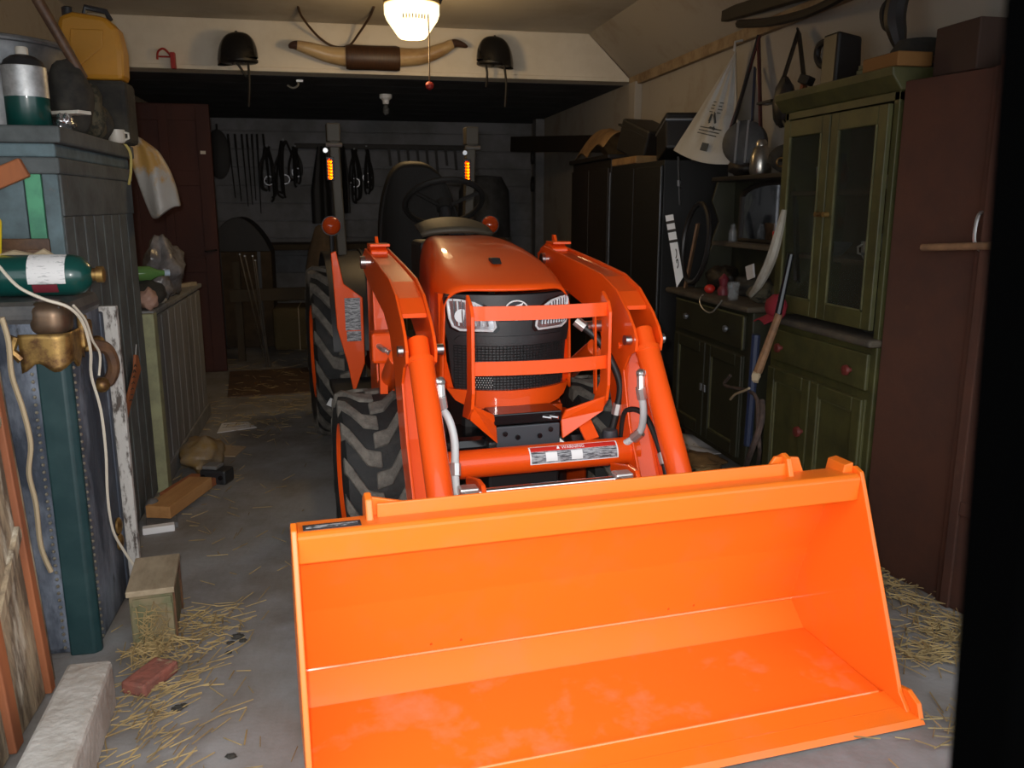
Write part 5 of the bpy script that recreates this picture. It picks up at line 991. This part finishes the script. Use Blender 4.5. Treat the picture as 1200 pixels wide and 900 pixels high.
rot_hang('branch', [P(868, 562, z=0.02), P(880, 530, x=1.80), P(892, 495, x=1.82), P(893, 470, x=1.86)], 0.014, 'branch', 'gnarled grey branch leaning at the hutch corner', 'branch')
rot_hang('branch', [P(886, 555, z=0.02), P(890, 530, x=1.84), P(888, 500, x=1.85), P(884, 462, x=1.87), P(850, 452, x=1.90), P(856, 440, x=1.91)], 0.009, 'branch', 'thin twisted branch hooked across the dresser doors', 'branch')
rot_hang('frayed_rope', [P(856, 468, x=1.87), P(862, 462, x=1.86), P(872, 458, x=1.86), P(878, 455, x=1.86)], 0.006, 'twine_tan', 'frayed tan rope end tied on the thin branch', 'rope')
# floor clutter in front of the dresser
nw = thing('newspaper', 'crumpled white newspaper on the floor before the dresser', 'newspaper', P(812, 528, z=0.0))
MB().shell(lambda i, j: (-0.10+0.22*j+0.02*math.sin(6*i), -0.22+0.44*i, 0.012+0.03*abs(math.sin(4*i+2*j))), 10, 6, (0, 0, 0.004)).build('sheet', 'paper', nw, smooth=True)
sp_ = [((788, 500), (862, 526), 0.016, 'branch', 'long brown stick lying on the floor before newspaper'), ((795, 512), (885, 524), 0.02, 'stick_brown', 'thick brown stick lying along the dresser foot'), ((800, 535), (845, 548), 0.014, 'branch', 'short dark stick in the floor debris'), ((810, 528), (838, 555), 0.010, 'stick_brown', 'thin stick crossing the floor debris')]
for (a, b, r_, m_, lb) in sp_:
    A_, B_ = P(*a, z=r_+0.002), P(*b, z=r_+0.002); tag(MB().tube([Vector((0, 0, 0)), (B_-A_)*0.5+Vector((0.01, 0.01, 0)), B_-A_], [r_, r_*1.05, r_*0.8], 7).build('floor_stick', m_, None, smooth=True, loc=A_), lb, 'stick')
lump('leaf_debris', P(822, 546, z=0), (0.10, 0.14, 0.03), 'tarp_tan', 51, 'brown heap of bark debris on the floor near dresser', 'debris', 0.3)
tag(MB().box((0, 0, 0.03), (0.12, 0.2, 0.06)).build('wood_chunk', 'branch', None, bevel=0.01, loc=P(897, 540, z=0)+Vector((0.02, 0, 0)), rotz=0.5), 'dark wood chunk at the foot of the hutch', 'wood')
# hoop, plank and strap at the dresser end
hc_ = P(815, 285, x=1.98); tag(MB().tube([hc_+Vector((0.02*math.sin(2*PI*k/30), -0.17*math.cos(2*PI*k/30), 0.22*math.sin(2*PI*k/30))) for k in range(30)], 0.014, 7, closed=True).build('hoop', 'leather_black', None, smooth=True), 'black rubber hoop leaning against the dresser end', 'hoop')
tag(MB().beam(P(803, 338, x=2.02), P(818, 262, x=2.06), 0.012, 0.06, (-0.6, -0.8, 0)).build('narrow_plank', 'stick_brown', None, bevel=0.002), 'narrow brown plank leaning behind the striped stake', 'plank')
st_ = thing('hanging_strap', 'grey webbing strap with buckle hanging in front of the black locker', 'strap', P(795, 184, x=1.903))
q = P(797, 240, x=1.903)-P(795, 184, x=1.903)
MB().beam((0, 0, 0), q, 0.006, 0.03, (-0.6, -0.8, 0)).build('webbing', 'case_grey', st_); MB().beam(q*0.5, q*0.62, 0.012, 0.045, (-0.6, -0.8, 0)).build('buckle', 'pewter', st_)
# --- dark wardrobes further back
wr = thing('wardrobe', 'tall dark brown wardrobe standing behind the dresser against the wall', 'wardrobe', (1.93, 6.42, 0))
MB().bb(0, 0.40, -0.50, 0.50, 0.0, 1.72).build('body', 'dark_brown', wr, bevel=0.008)
for s in (-1, 1):
    dd = MB().bb(-0.016, 0.0, 0.005 if s > 0 else -0.48, 0.48 if s > 0 else -0.005, 0.06, 1.66).build('door', 'dark_brown', wr, bevel=0.006)
    MB().bb(-0.03, -0.016, s*0.03-0.008, s*0.03+0.008, 0.85, 0.97).build('handle', 'pewter', dd, bevel=0.003)
MB().bb(-0.03, 0.40, -0.52, 0.52, 1.72, 1.75).build('top', 'dark_brown', wr, bevel=0.006)
bl = thing('black_locker', 'tall black metal locker between wardrobe and dresser', 'locker', (1.92, 5.37, 0))
MB().bb(0, 0.41, -0.50, 0.50, 0.0, 1.66).build('body', 'black_cab', bl, bevel=0.004)
for s in (-1, 1):
    dd = MB().bb(-0.014, 0.0, 0.004 if s > 0 else -0.49, 0.49 if s > 0 else -0.004, 0.04, 1.63).build('door', 'black_cab', bl, bevel=0.004)
    MB().bb(-0.018, -0.014, s*0.488-0.004, s*0.488+0.004, 0.05, 1.62).build('edge_strip', 'pewter', dd)
    MB().cyl((-0.014, s*0.04, 0.9), (-0.035, s*0.04, 0.9), 0.012, n=10).build('knob', 'pewter', dd, smooth=True)
def tarp(i, j):
    return (1.90+0.40*i, 6.02+0.85*j, 1.76+0.22*math.sin(PI*min(1, i*1.3+0.05))**0.7*(0.6+0.4*math.sin(PI*j))+0.03*math.sin(11*j+5*i)-0.05*(1-i)*(j > 0.4))
tag(MB().shell(tarp, 12, 16, (0, 0, -0.012)).build('tarpaulin', 'tarp_tan', None, smooth=True, sub=1), 'tan tarpaulin heaped over the wardrobe top', 'tarpaulin')
def wedge_box(name, c, sx, sy, sz, m, rz, label, cat, rx=0.0):
    t = thing(name, label, cat, c, rz); MB().box((0, 0, sz/2), (sx, sy, sz), (rx, 0, 0)).build('case', m, t, bevel=0.015)
    MB().box((0, 0, sz*0.78), (sx+0.012, sy+0.012, sz*0.06), (rx, 0, 0)).build('lid_band', 'pewter' if 'silver' in label else m, t, bevel=0.003); return t
wedge_box('carrying_case', (2.10, 5.66, 1.712), 0.26, 0.32, 0.22, 'leather_black', 0.3, 'black carrying case tilted on the black locker', 'case', 0.35)
wedge_box('carrying_case', (2.12, 5.16, 1.70), 0.22, 0.34, 0.22, 'leather_black', -0.2, 'black case with silver band behind the white carrier bag', 'case', -0.2)
tag(MB().bb(-0.16, 0.2, -0.25, 0.25, 0, 0.05).build('flat_parcel', 'tarp_tan', None, bevel=0.01, loc=(2.07, 5.60, 1.661), rotz=0.0) , 'flat brown parcel lying at the black locker edge', 'parcel')
# ------------------------------------------------------------------ header, lamp and back of the garage
mat('lamp_glass', (0.9, 0.8, 0.6), 0.4, 0, emit=((1.0, 0.78, 0.42), 2.2)); mat('lamp_metal', (0.35, 0.25, 0.12), 0.5, 0.2); mat('cord_brown', (0.06, 0.03, 0.015), 0.7)
mat('helmet_gloss', (0.006, 0.006, 0.007), 0.12, 0, spec=0.6); mat('horn', (0.50, 0.36, 0.19), 0.35, 0, c2=(0.30, 0.17, 0.07), scale=8, mix=(0.45, 0.7), stretch=(0.4, 1, 1)); mat('horn_tip', (0.06, 0.03, 0.02), 0.3)
mat('horn_leather', (0.065, 0.028, 0.012), 0.5, 0, c2=(0.04, 0.018, 0.01), scale=14, stretch=(8, 1, 1)); mat('red_wire', (0.35, 0.02, 0.015), 0.5); mat('tack', (0.012, 0.010, 0.009), 0.6)
mat('hay', (0.10, 0.07, 0.028), 0.95, 0, c2=(0.10, 0.07, 0.03), scale=25, bump=0.8, bscale=50); mat('sack_brown', (0.045, 0.03, 0.016), 0.95, 0, c2=(0.07, 0.045, 0.025), scale=9); mat('plank_dark', (0.055, 0.04, 0.022), 0.9, 0, c2=(0.05, 0.035, 0.02), scale=8)
lm = thing('ceiling_lamp', 'glowing warm glass ceiling lamp with slotted bowl shade', 'lamp', (0.50, 5.5, 2.385))
MB().lathe([(0.0, 0.012), (0.075, 0.012), (0.088, 0.022), (0.155, 0.115), (0.168, 0.15), (0.168, 0.20), (0.162, 0.20), (0.16, 0.15)], (0, 0, 0), 'z', 36).build('shade', 'lamp_glass', lm, smooth=True)
for k in range(8):
    a = -PI/2+(-0.42+0.12*k); r_ = 0.155
    MB().box((r_*math.cos(a), r_*math.sin(a), 0.118), (0.006, 0.006, 0.035), (0, 0, a)).build('vent_slot', 'lamp_metal', lm)
MB().lathe([(0.165, 0.205), (0.172, 0.205), (0.172, 0.222), (0.16, 0.225)], (0, 0, 0), 'z', 36).build('rim', 'lamp_metal', lm, smooth=True)
MB().lathe([(0.16, 0.222), (0.155, 0.26), (0.12, 0.30), (0.10, 0.34)], (0, 0, 0), 'z', 36).build('canopy', 'lamp_metal', lm, smooth=True)
for x0 in (-0.15, 0.165): MB().beam((x0, 0, 0.22), (x0*1.25, 0, 0.34), 0.03, 0.02).build('bracket', 'dark_brown', lm)
pl_ = light('ceiling_lamp_bulb', 'POINT', (0.50, 5.46, 2.33), 17, (1.0, 0.66, 0.30), 0.09)
pk = thing('pull_cord', 'thin lamp pull cord with red knob hanging below the ceiling lamp', 'cord', (0.585, 5.36, 2.09))
MB().tube([(0, 0, 0.03), (0.003, 0.0, 0.3), (-0.005, 0.02, 0.60)], 0.004, 5).build('string', 'cord_brown', pk)
MB().lathe([(0.0, -0.01), (0.02, 0.0), (0.026, 0.02), (0.018, 0.035), (0.0, 0.04)], (0, 0, 0), 'z', 12).build('knob', 'red_wire', pk, smooth=True)
# helmets
def helmet(px, py, wpx, label, s):
    c = P(px, py-1, y=6.57); w_ = 0.140; t = thing('riding_helmet', label, 'helmet', c, 0, None)
    def shl(i, j):
        a = 2*PI*i; b = PI/2*j; r_ = math.cos(b)**0.75
        r_ = math.cos(b)**0.7; return (w_*r_*math.cos(a), 0.115*r_*math.sin(a), -0.075+0.195*math.sin(b)**0.95-(0.03*math.cos(a)*s)*(1-j))
    MB().grid(shl, 32, 12, cu=True).build('shell', 'helmet_gloss', t, smooth=True)
    MB().lathe([(0.126, -0.085), (0.139, -0.078), (0.139, -0.062), (0.126, -0.058)], (0, 0, 0), 'z', 30, (1, 0.8)).build('rim', 'leather_black', t, smooth=True)
    MB().ball((0, 0, 0.12), 0.012, 8, 6).build('button', 'leather_black', t, smooth=True)
    for (x0, x1, l_) in ((-0.085, -0.07, 0.20), (0.06, 0.075, 0.34)) if s > 0 else ((-0.05, 0.05, 0.14), (0.07, 0.055, 0.34)):
        MB().tube(spline([(x0, -0.02, -0.04), ((x0+x1)/2+0.01, -0.04, -0.04-l_*0.5), (x1, -0.01, -0.04-l_)], 5), 0.009, 6).build('chin_strap', 'tack', t, smooth=True)
    MB().tube(spline([(-0.05, -0.03, -0.045), (-0.03, -0.04, -0.10), (0.0, -0.03, -0.06), (0.04, -0.04, -0.09), (0.06, -0.03, -0.05)], 5), 0.008, 6).build('harness', 'tack', t, smooth=True)
    MB().cyl((0, 0.05, 0.02), (0, 0.12, 0.03), 0.008, n=8).build('peg', 'zinc', t)
helmet(278, 60, 43, 'glossy black riding helmet hanging between the red clip and the horns', -1)
helmet(580, 64, 43, 'glossy black riding helmet with long straps hanging between horns and sloped ceiling', 1)
# horns
hc = P(437, 68, y=6.60); hn_ = thing('mounted_horns', 'pair of long cattle horns with brown leather centre mounted on the white beam', 'horns', hc)
MB().lathe([(0.0, -0.20), (0.082, -0.195), (0.088, -0.17), (0.085, 0.0), (0.088, 0.17), (0.082, 0.195), (0.0, 0.20)], (0, 0, 0), 'x', 22).build('centre_wrap', 'horn_leather', hn_, smooth=True)
lpts = [Vector((-0.19, 0, 0.0)), P(385, 64, y=6.6)-hc, P(362, 57, y=6.58)-hc, P(346, 53, y=6.57)-hc, P(338, 55, y=6.57)-hc]
rpts = [Vector((0.19, 0, 0.01)), P(495, 66, y=6.6)-hc, P(518, 58, y=6.58)-hc, P(533, 51, y=6.57)-hc, P(548, 55, y=6.57)-hc]
for pts in (lpts, rpts):
    s_ = spline(pts, 6); n_ = len(s_); k0 = int(n_*0.68)
    rad = [0.062*(1-k/(n_-1))**0.65+0.006 for k in range(n_)]
    h_ = MB().tube(s_[:k0+1], rad[:k0+1], 14).build('horn', 'horn', hn_, smooth=True); MB().tube(s_[k0:], rad[k0:], 14).build('tip', 'horn_tip', h_, smooth=True)
MB().cyl((0, 0.06, 0.0), (0, 0.10, 0.0), 0.03, n=10).build('mount', 'dark_brown', hn_)
cbp = [P(349, 6, y=6.2), P(354, 20, y=6.4), P(372, 42, y=6.6), P(390, 54, y=6.66), P(408, 54, y=6.62), P(420, 40, y=6.55), P(433, 20, y=6.35), P(438, 8, y=6.1)]
tag(MB().tube(spline(cbp, 6), 0.009, 6).build('lamp_cable', 'cord_brown', None, smooth=True), 'brown electric cable looping from the ceiling to the horns', 'cable')
rw = thing('red_hook', 'small red wire clip hanging on the white beam', 'clip', P(195, 70, y=6.66))
MB().tube(spline([(-0.06, 0, 0.0), (-0.05, -0.01, 0.05), (-0.01, -0.02, 0.07), (0.03, -0.01, 0.03), (0.035, 0, 0.0)], 5), 0.008, 6).build('bow', 'red_wire', rw, smooth=True)
MB().bb(0.03, 0.06, -0.025, 0.03, -0.06, 0.05).build('clip_body', 'red_wire', rw, bevel=0.004)
MB().cyl((-0.05, 0, 0.02), (0.03, 0, 0.02), 0.006, n=6).build('bar', 'red_wire', rw)
# bulb socket and hooks under the far ceiling
bs = thing('bulb_socket', 'white porcelain socket with small bulb under the dark ceiling', 'lamp socket', P(452, 116, y=7.85))
bs.location.z = ZH-0.001
MB().lathe([(0.055, 0.0), (0.055, -0.03), (0.03, -0.05), (0.028, -0.08)], (0, 0, 0), 'z', 18).build('socket', 'white_print', bs, smooth=True)
MB().lathe([(0.02, -0.08), (0.02, -0.10), (0.03, -0.13), (0.03, -0.15), (0.015, -0.17), (0.0, -0.172)], (0, 0, 0), 'z', 16).build('bulb', 'clear_glass', bs, smooth=True)
hk_ = thing('ceiling_hook', 'bent steel hook under the dark ceiling behind the white beam', 'hook', P(346, 98, y=7.1)); hk_.location.z = ZH-0.04
MB().tube(spline([(-0.06, 0, 0.0), (-0.02, 0, -0.02), (0.02, 0, 0.0), (0.02, 0, 0.039)], 5), 0.008, 6).build('hook', 'zinc', hk_, smooth=True)
MB().bb(0.01, 0.06, -0.02, 0.02, 0.025, 0.04).build('plate', 'zinc', hk_)
# --- tack on the far wall
YT = YB-0.03
def W_(px, py): return P(px, py, y=YT)
a = W_(256, 181); op = thing('tack_pad', 'dark oval saddle pad hanging on the far white wall', 'saddle pad', a)
MB().lathe([(0.0, -0.04), (0.10, -0.035), (0.13, -0.02), (0.13, 0.0), (0.0, 0.0)], (0, 0.02, 0), 'y', 26, (1, 2.1)).build('pad', 'tack', op, smooth=True)
MB().tube([(0, 0, 0.26), (0, 0.01, 0.33)], 0.012, 6).build('loop', 'tack', op)
for k, (x0, x1, y1) in enumerate(((267, 276, 232), (275, 283, 236), (283, 291, 242), (289, 296, 240), (295, 300, 235), (301, 306, 250), (308, 316, 225))):
    A_, B_ = W_(x0, 157), W_(x1, y1); t = thing('riding_whip', 'thin black riding whip hanging on the far wall beside saddle pad', 'whip', B_, 0, 'whips on the far wall')
    MB().tube([Vector((0, 0, 0)), (A_-B_)*0.8], [0.006, 0.011], 6).build('shaft', 'tack', t, smooth=True); MB().tube([(A_-B_)*0.8, A_-B_], [0.014, 0.014], 6).build('grip', 'tack', t, smooth=True)
def bridle(px0, px1, py0, py1, seed, label):
    rr = random.Random(seed); A_ = W_((px0+px1)/2, py0); t = thing('bridle', label, 'bridle', A_)
    for k in range(7):
        x0 = rr.uniform(-0.03, 0.03); xb = (W_(px0, py1)-A_).x*rr.uniform(-0.9, 1.0)*(1 if k % 2 else -1); zb = (W_(px0, py1)-A_).z*rr.uniform(0.6, 1.0)
        MB().tube(spline([(x0, 0, 0), (xb*0.9, -0.02-0.01*k, zb*0.5), (xb, -0.02, zb*0.9), (xb*0.3, -0.01, zb)], 5), 0.014, 6).build('strap', 'tack', t, smooth=True)
    MB().tube([(0.05*math.cos(2*PI*k/12), -0.03, (W_(px0, py1)-A_).z*0.6+0.05*math.sin(2*PI*k/12)) for k in range(12)], 0.007, 5, closed=True).build('bit_ring', 'pewter', t, smooth=True)
    MB().cyl((0, 0.03, 0), (0, -0.05, 0.01), 0.012, n=8).build('peg', 'pewter', t)
bridle(306, 320, 172, 238, 1, 'dark leather bridle hanging between whips and braided reins')
bridle(322, 342, 165, 240, 2, 'bulky dark bridle with braided reins on the far wall')
bridle(340, 352, 172, 222, 3, 'short dark bridle hanging beside the coat rack')
bridle(372, 388, 178, 250, 4, 'long dark harness hanging under the coat rack')
bridle(410, 420, 175, 240, 5, 'narrow dark bridle behind the left roll bar post')
bridle(424, 434, 172, 232, 6, 'dark strap bundle hanging behind the tractor seat')
rk = MB().bb(W_(345, 168).x, W_(545, 170).x, YT-0.05, YT+0.03, W_(345, 174).z, W_(345, 168).z).build('coat_rack', 'dark_brown', None, bevel=0.004); tag(rk, 'long dark wooden rail with pegs on the far wall', 'rack')
for k, (x0, x1, yb) in enumerate(((362, 392, 262), (395, 408, 250))):
    A_ = W_((x0+x1)/2, 172); t = thing('hanging_coat', ['wide dark coat hanging from the rail on the far wall', 'narrow dark coat hanging from the rail behind roll bar'][k], 'coat', A_)
    hw = (W_(x1, 172)-W_(x0, 172)).x/2; zb = (W_(x0, yb)-A_).z
    MB().shell(lambda i, j: ((i-0.5)*2*hw*(0.35+0.65*min(1, j*1.8)), -0.05-0.05*math.sin(PI*i)-0.015*math.sin(14*i), zb*j), 16, 8, (0, 0.05, 0)).build('cloth', 'tack', t, smooth=True)
for k in range(8):
    x0 = 455+k*11; A_ = W_(x0, 172); t = thing('hanging_strap', 'dark leather strap hanging from the far rail above the tractor seat', 'strap', A_, 0, 'straps on the far rail')
    MB().beam((0, -0.055, 0), (0.02, -0.055, -0.22-0.05*(k % 3)), 0.03, 0.008, (0, 1, 0)).build('strap', 'tack', t)
# far clutter: bench, chest, sacks, bales
bn = thing('work_bench', 'dark wooden bench along the far wall under the tack', 'bench', (-0.35, 9.75, 0))
MB().bb(-1.0, 1.2, -0.3, 0.3, 0.92, 0.98).build('bench_top', 'plank_dark', bn, bevel=0.004)
for x0 in (-0.95, 1.08):
    for y0 in (-0.28, 0.2): MB().bb(x0, x0+0.08, y0, y0+0.08, 0, 0.92).build('leg', 'plank_dark', bn)
MB().bb(-0.95, 1.15, -0.26, 0.26, 0.25, 0.29).build('lower_shelf', 'plank_dark', bn)
tr_ = thing('domed_chest', 'dark domed chest standing behind the red brown door', 'chest', (-0.95, 8.9, 0))
MB().bb(-0.3, 0.3, -0.25, 0.25, 0, 0.95).build('body', 'sack_brown', tr_, bevel=0.01)
MB().prism([(-0.3+0.6*k/12, 0.95+0.33*math.sin(PI*k/12)**0.8) for k in range(13)], 'y', -0.25, 0.25).build('dome_lid', 'dark_brown', tr_, bevel=0.006)
for x0 in (-0.2, 0.17): MB().bb(x0, x0+0.03, -0.26, -0.25, 0.02, 0.95).build('strap', 'leather_black', tr_)
fr_ = thing('wooden_rail', 'brown wooden rail fixed across two posts behind rear wheel', 'rail', (-0.55, 7.85, 0))
MB().beam((-0.42, 0, 0.60), (0.42, 0.0, 0.62), 0.04, 0.11).build('rail', 'plank_dark', fr_, bevel=0.004)
for x0 in (-0.38, 0.36): MB().bb(x0, x0+0.06, 0.02, 0.08, 0, 0.9).build('post', 'plank_dark', fr_)
for k, (a, b) in enumerate((((281, 298), (310, 392)), ((287, 300), (315, 390)), ((296, 300), (309, 352)), ((299, 305), (311, 348)))):
    A_, B_ = P(*a, y=7.72), P(*b, y=7.6); B_ = P(b[0], b[1], y=7.55)
    B_.z = 0.0
    t = thing('steel_rod', 'thin shiny steel rod leaning on the wooden rail', 'rod', B_, 0, 'steel rods leaning on the rail')
    MB().tube([Vector((0, 0, 0)), A_-B_], 0.006, 6).build('rod', 'steel', t, smooth=True); MB().ball(A_-B_, 0.010, 6, 5).build('tip', 'steel', t)
hb_ = [(-0.2, 8.6, 0, 'hay'), (0.85, 9.0, 0, 'hay'), (1.6, 8.2, 0, 'hay'), (1.6, 8.2, 0.42, 'hay')]
hl_ = ['hay bale on the floor behind the left rear wheel', 'hay bale on the floor behind the tractor seat', 'lower hay bale of a pair near the wardrobe', 'upper hay bale of a pair near the wardrobe']
for (x0, y0, z0, m_), lb in zip(hb_, hl_):
    t = thing('hay_bale', lb, 'hay bale', (x0, y0, z0), 0.1*x0, 'hay bales at the back'); MB().bb(-0.45, 0.45, -0.22, 0.22, 0, 0.42).build('bale', 'hay', t, bevel=0.04)
    for x1 in (-0.2, 0.2): MB().tube([(x1, -0.225, 0.0), (x1, -0.225, 0.425), (x1, 0.225, 0.425), (x1, 0.225, 0.0)], 0.005, 5).build('baler_twine', 'twine_tan', t)
lump('feed_sack', (-0.12, 7.1, 0), (0.16, 0.14, 0.62), 'sack_brown', 61, 'brown feed sack standing behind left turn signal', 'sack', 0.05)
lump('feed_sack', (1.45, 7.5, 0), (0.22, 0.2, 0.55), 'sack_brown', 62, 'brown feed sack standing before the dark wardrobe', 'sack', 0.05)
bk = thing('plastic_drum', 'pale plastic drum on the bench behind right roll bar post', 'drum', (1.62, 9.5, 0))
MB().lathe([(0, 0), (0.28, 0), (0.30, 0.05), (0.30, 0.9), (0.28, 1.55), (0.2, 1.7), (0, 1.72)], (0, 0, 0), 'z', 26).build('drum', 'case_grey', bk, smooth=True)
for z in (0.5, 1.0): MB().lathe([(0.301, z), (0.315, z+0.02), (0.301, z+0.04)], (0, 0, 0), 'z', 26).build('hoop', 'pewter', bk, smooth=True)
bk['label'] = 'tall dark plastic drum standing in the far corner near the horseshoes'
# white post with horseshoes on the far right wall
struct(MB().bb(XR-0.10, XR, 9.66, 9.82, 0, ZH-0.002).build('trim_6', 'back_wall_paint', None, bevel=0.005))
for z in (1.93, 1.62):
    t = tag(MB().tube([(0, 0.07*math.cos(a), 0.09*math.sin(a)) for a in [math.radians(-50+28*k) for k in range(11)]], 0.013, 6).build('horseshoe', 'tack', None, smooth=True, loc=(XR-0.115, 9.74, z)), ['upper dark horseshoe nailed on the white post at the back', 'lower dark horseshoe nailed on the white post at the back'][z < 1.8], 'horseshoe', 'horseshoes on the white post')
bmx = MB().beam((1.75, 8.4, 1.98), (2.32, 7.0, 1.9), 0.12, 0.14).build('roof_beam', 'dark_brown', None, bevel=0.006); tag(bmx, 'dark timber resting across the back corner above wardrobe', 'timber')
# ------------------------------------------------------------------ straw
rs = random.Random(5)
def straw_patch(n, cx, cy, sx, sy, m, smin=0.03, smax=0.10, ang=None, zmax=0.02):
    for _ in range(n):
        x = rs.gauss(cx, sx); y = rs.gauss(cy, sy); L0 = rs.uniform(smin, smax); a = rs.uniform(0, PI) if ang is None else rs.gauss(ang, 0.5)
        z0 = rs.uniform(0.002, zmax); z1 = rs.uniform(0.002, zmax); w_ = rs.uniform(0.0012, 0.0024)
        dx, dy = math.cos(a)*L0/2, math.sin(a)*L0/2; nx, ny = -math.sin(a)*w_, math.cos(a)*w_
        m.add([(x-dx-nx, y-dy-ny, z0), (x-dx+nx, y-dy+ny, z0), (x+dx+nx, y+dy+ny, z1), (x+dx-nx, y+dy-ny, z1), (x-dx, y-dy, z0+0.0025), (x+dx, y+dy, z1+0.0025)], [(0, 1, 2, 3), (0, 3, 5, 4), (1, 4, 5, 2)])
SL = MB()
straw_patch(170, -0.57, 2.35, 0.09, 0.15, SL, ang=0.7); straw_patch(160, -0.50, 2.72, 0.07, 0.10, SL); straw_patch(120, -0.63, 2.60, 0.04, 0.05, SL, zmax=0.06)
straw_patch(80, -0.52, 2.05, 0.12, 0.10, SL, ang=0.8); straw_patch(90, -0.74, 4.35, 0.12, 0.3, SL, 0.03, 0.09); straw_patch(90, -0.45, 3.2, 0.3, 0.8, SL, 0.03, 0.10); straw_patch(120, -0.6, 5.6, 0.25, 0.3, SL)
straw_patch(40, -0.74, 1.95, 0.03, 0.15, SL, 0.03, 0.08, 1.2)
for v in range(0): pass
o = SL.build('straw', 'straw'); tag(o, 'loose straw scattered on the floor beside trunk and cupboards', 'straw', kind='stuff')
SR = MB()
straw_patch(230, 1.97, 2.62, 0.05, 0.22, SR, zmax=0.03); straw_patch(120, 1.93, 2.22, 0.08, 0.06, SR); straw_patch(120, 1.78, 2.12, 0.06, 0.04, SR); straw_patch(150, 1.75, 1.72, 0.14, 0.08, SR); straw_patch(120, 1.9, 3.1, 0.07, 0.3, SR)
straw_patch(160, 1.78, 4.3, 0.10, 0.25, SR, 0.03, 0.12, zmax=0.05); straw_patch(100, 2.0, 1.95, 0.08, 0.2, SR)
tag(SR.build('straw', 'straw'), 'loose straw scattered on the floor beside hutch and rusty doors', 'straw', kind='stuff')
SB = MB(); straw_patch(300, -0.3, 6.6, 0.4, 0.7, SB, 0.05, 0.14); straw_patch(200, 1.5, 6.2, 0.2, 0.6, SB)
tag(SB.build('straw', 'straw'), 'loose straw scattered on the floor behind the tractor', 'straw', kind='stuff')
SX_ = MB()
for _ in range(60):
    z = 0.045+rs.uniform(0, 0.11); x = rs.uniform(-0.045, 0.045); a = rs.uniform(0, PI); L0 = rs.uniform(0.02, 0.05)
    SX_.tube([(x-math.cos(a)*L0/2, -0.132-rs.uniform(0, 0.01), z-math.sin(a)*L0/2), (x+math.cos(a)*L0/2, -0.134, z+math.sin(a)*L0/2)], 0.0014, 4)
tag(SX_.build('straw_wisp', 'straw', bx), kind='stuff')
# dark droppings of soil on the floor
for k, (px, py, r_) in enumerate(((278, 748, 0.014), (270, 755, 0.010), (284, 752, 0.009), (209, 832, 0.012), (215, 828, 0.008), (271, 888, 0.010), (268, 766, 0.008))):
    c = P(px, py, z=0); tag(MB().ball((0, 0, r_*0.5), (r_*1.5, r_, r_*0.6), 8, 6, 0.25, k).build('soil_crumb', 'dark_cloth', None, loc=c), 'small dark crumb of soil on the concrete near loose straw', 'soil', 'soil crumbs on the floor')
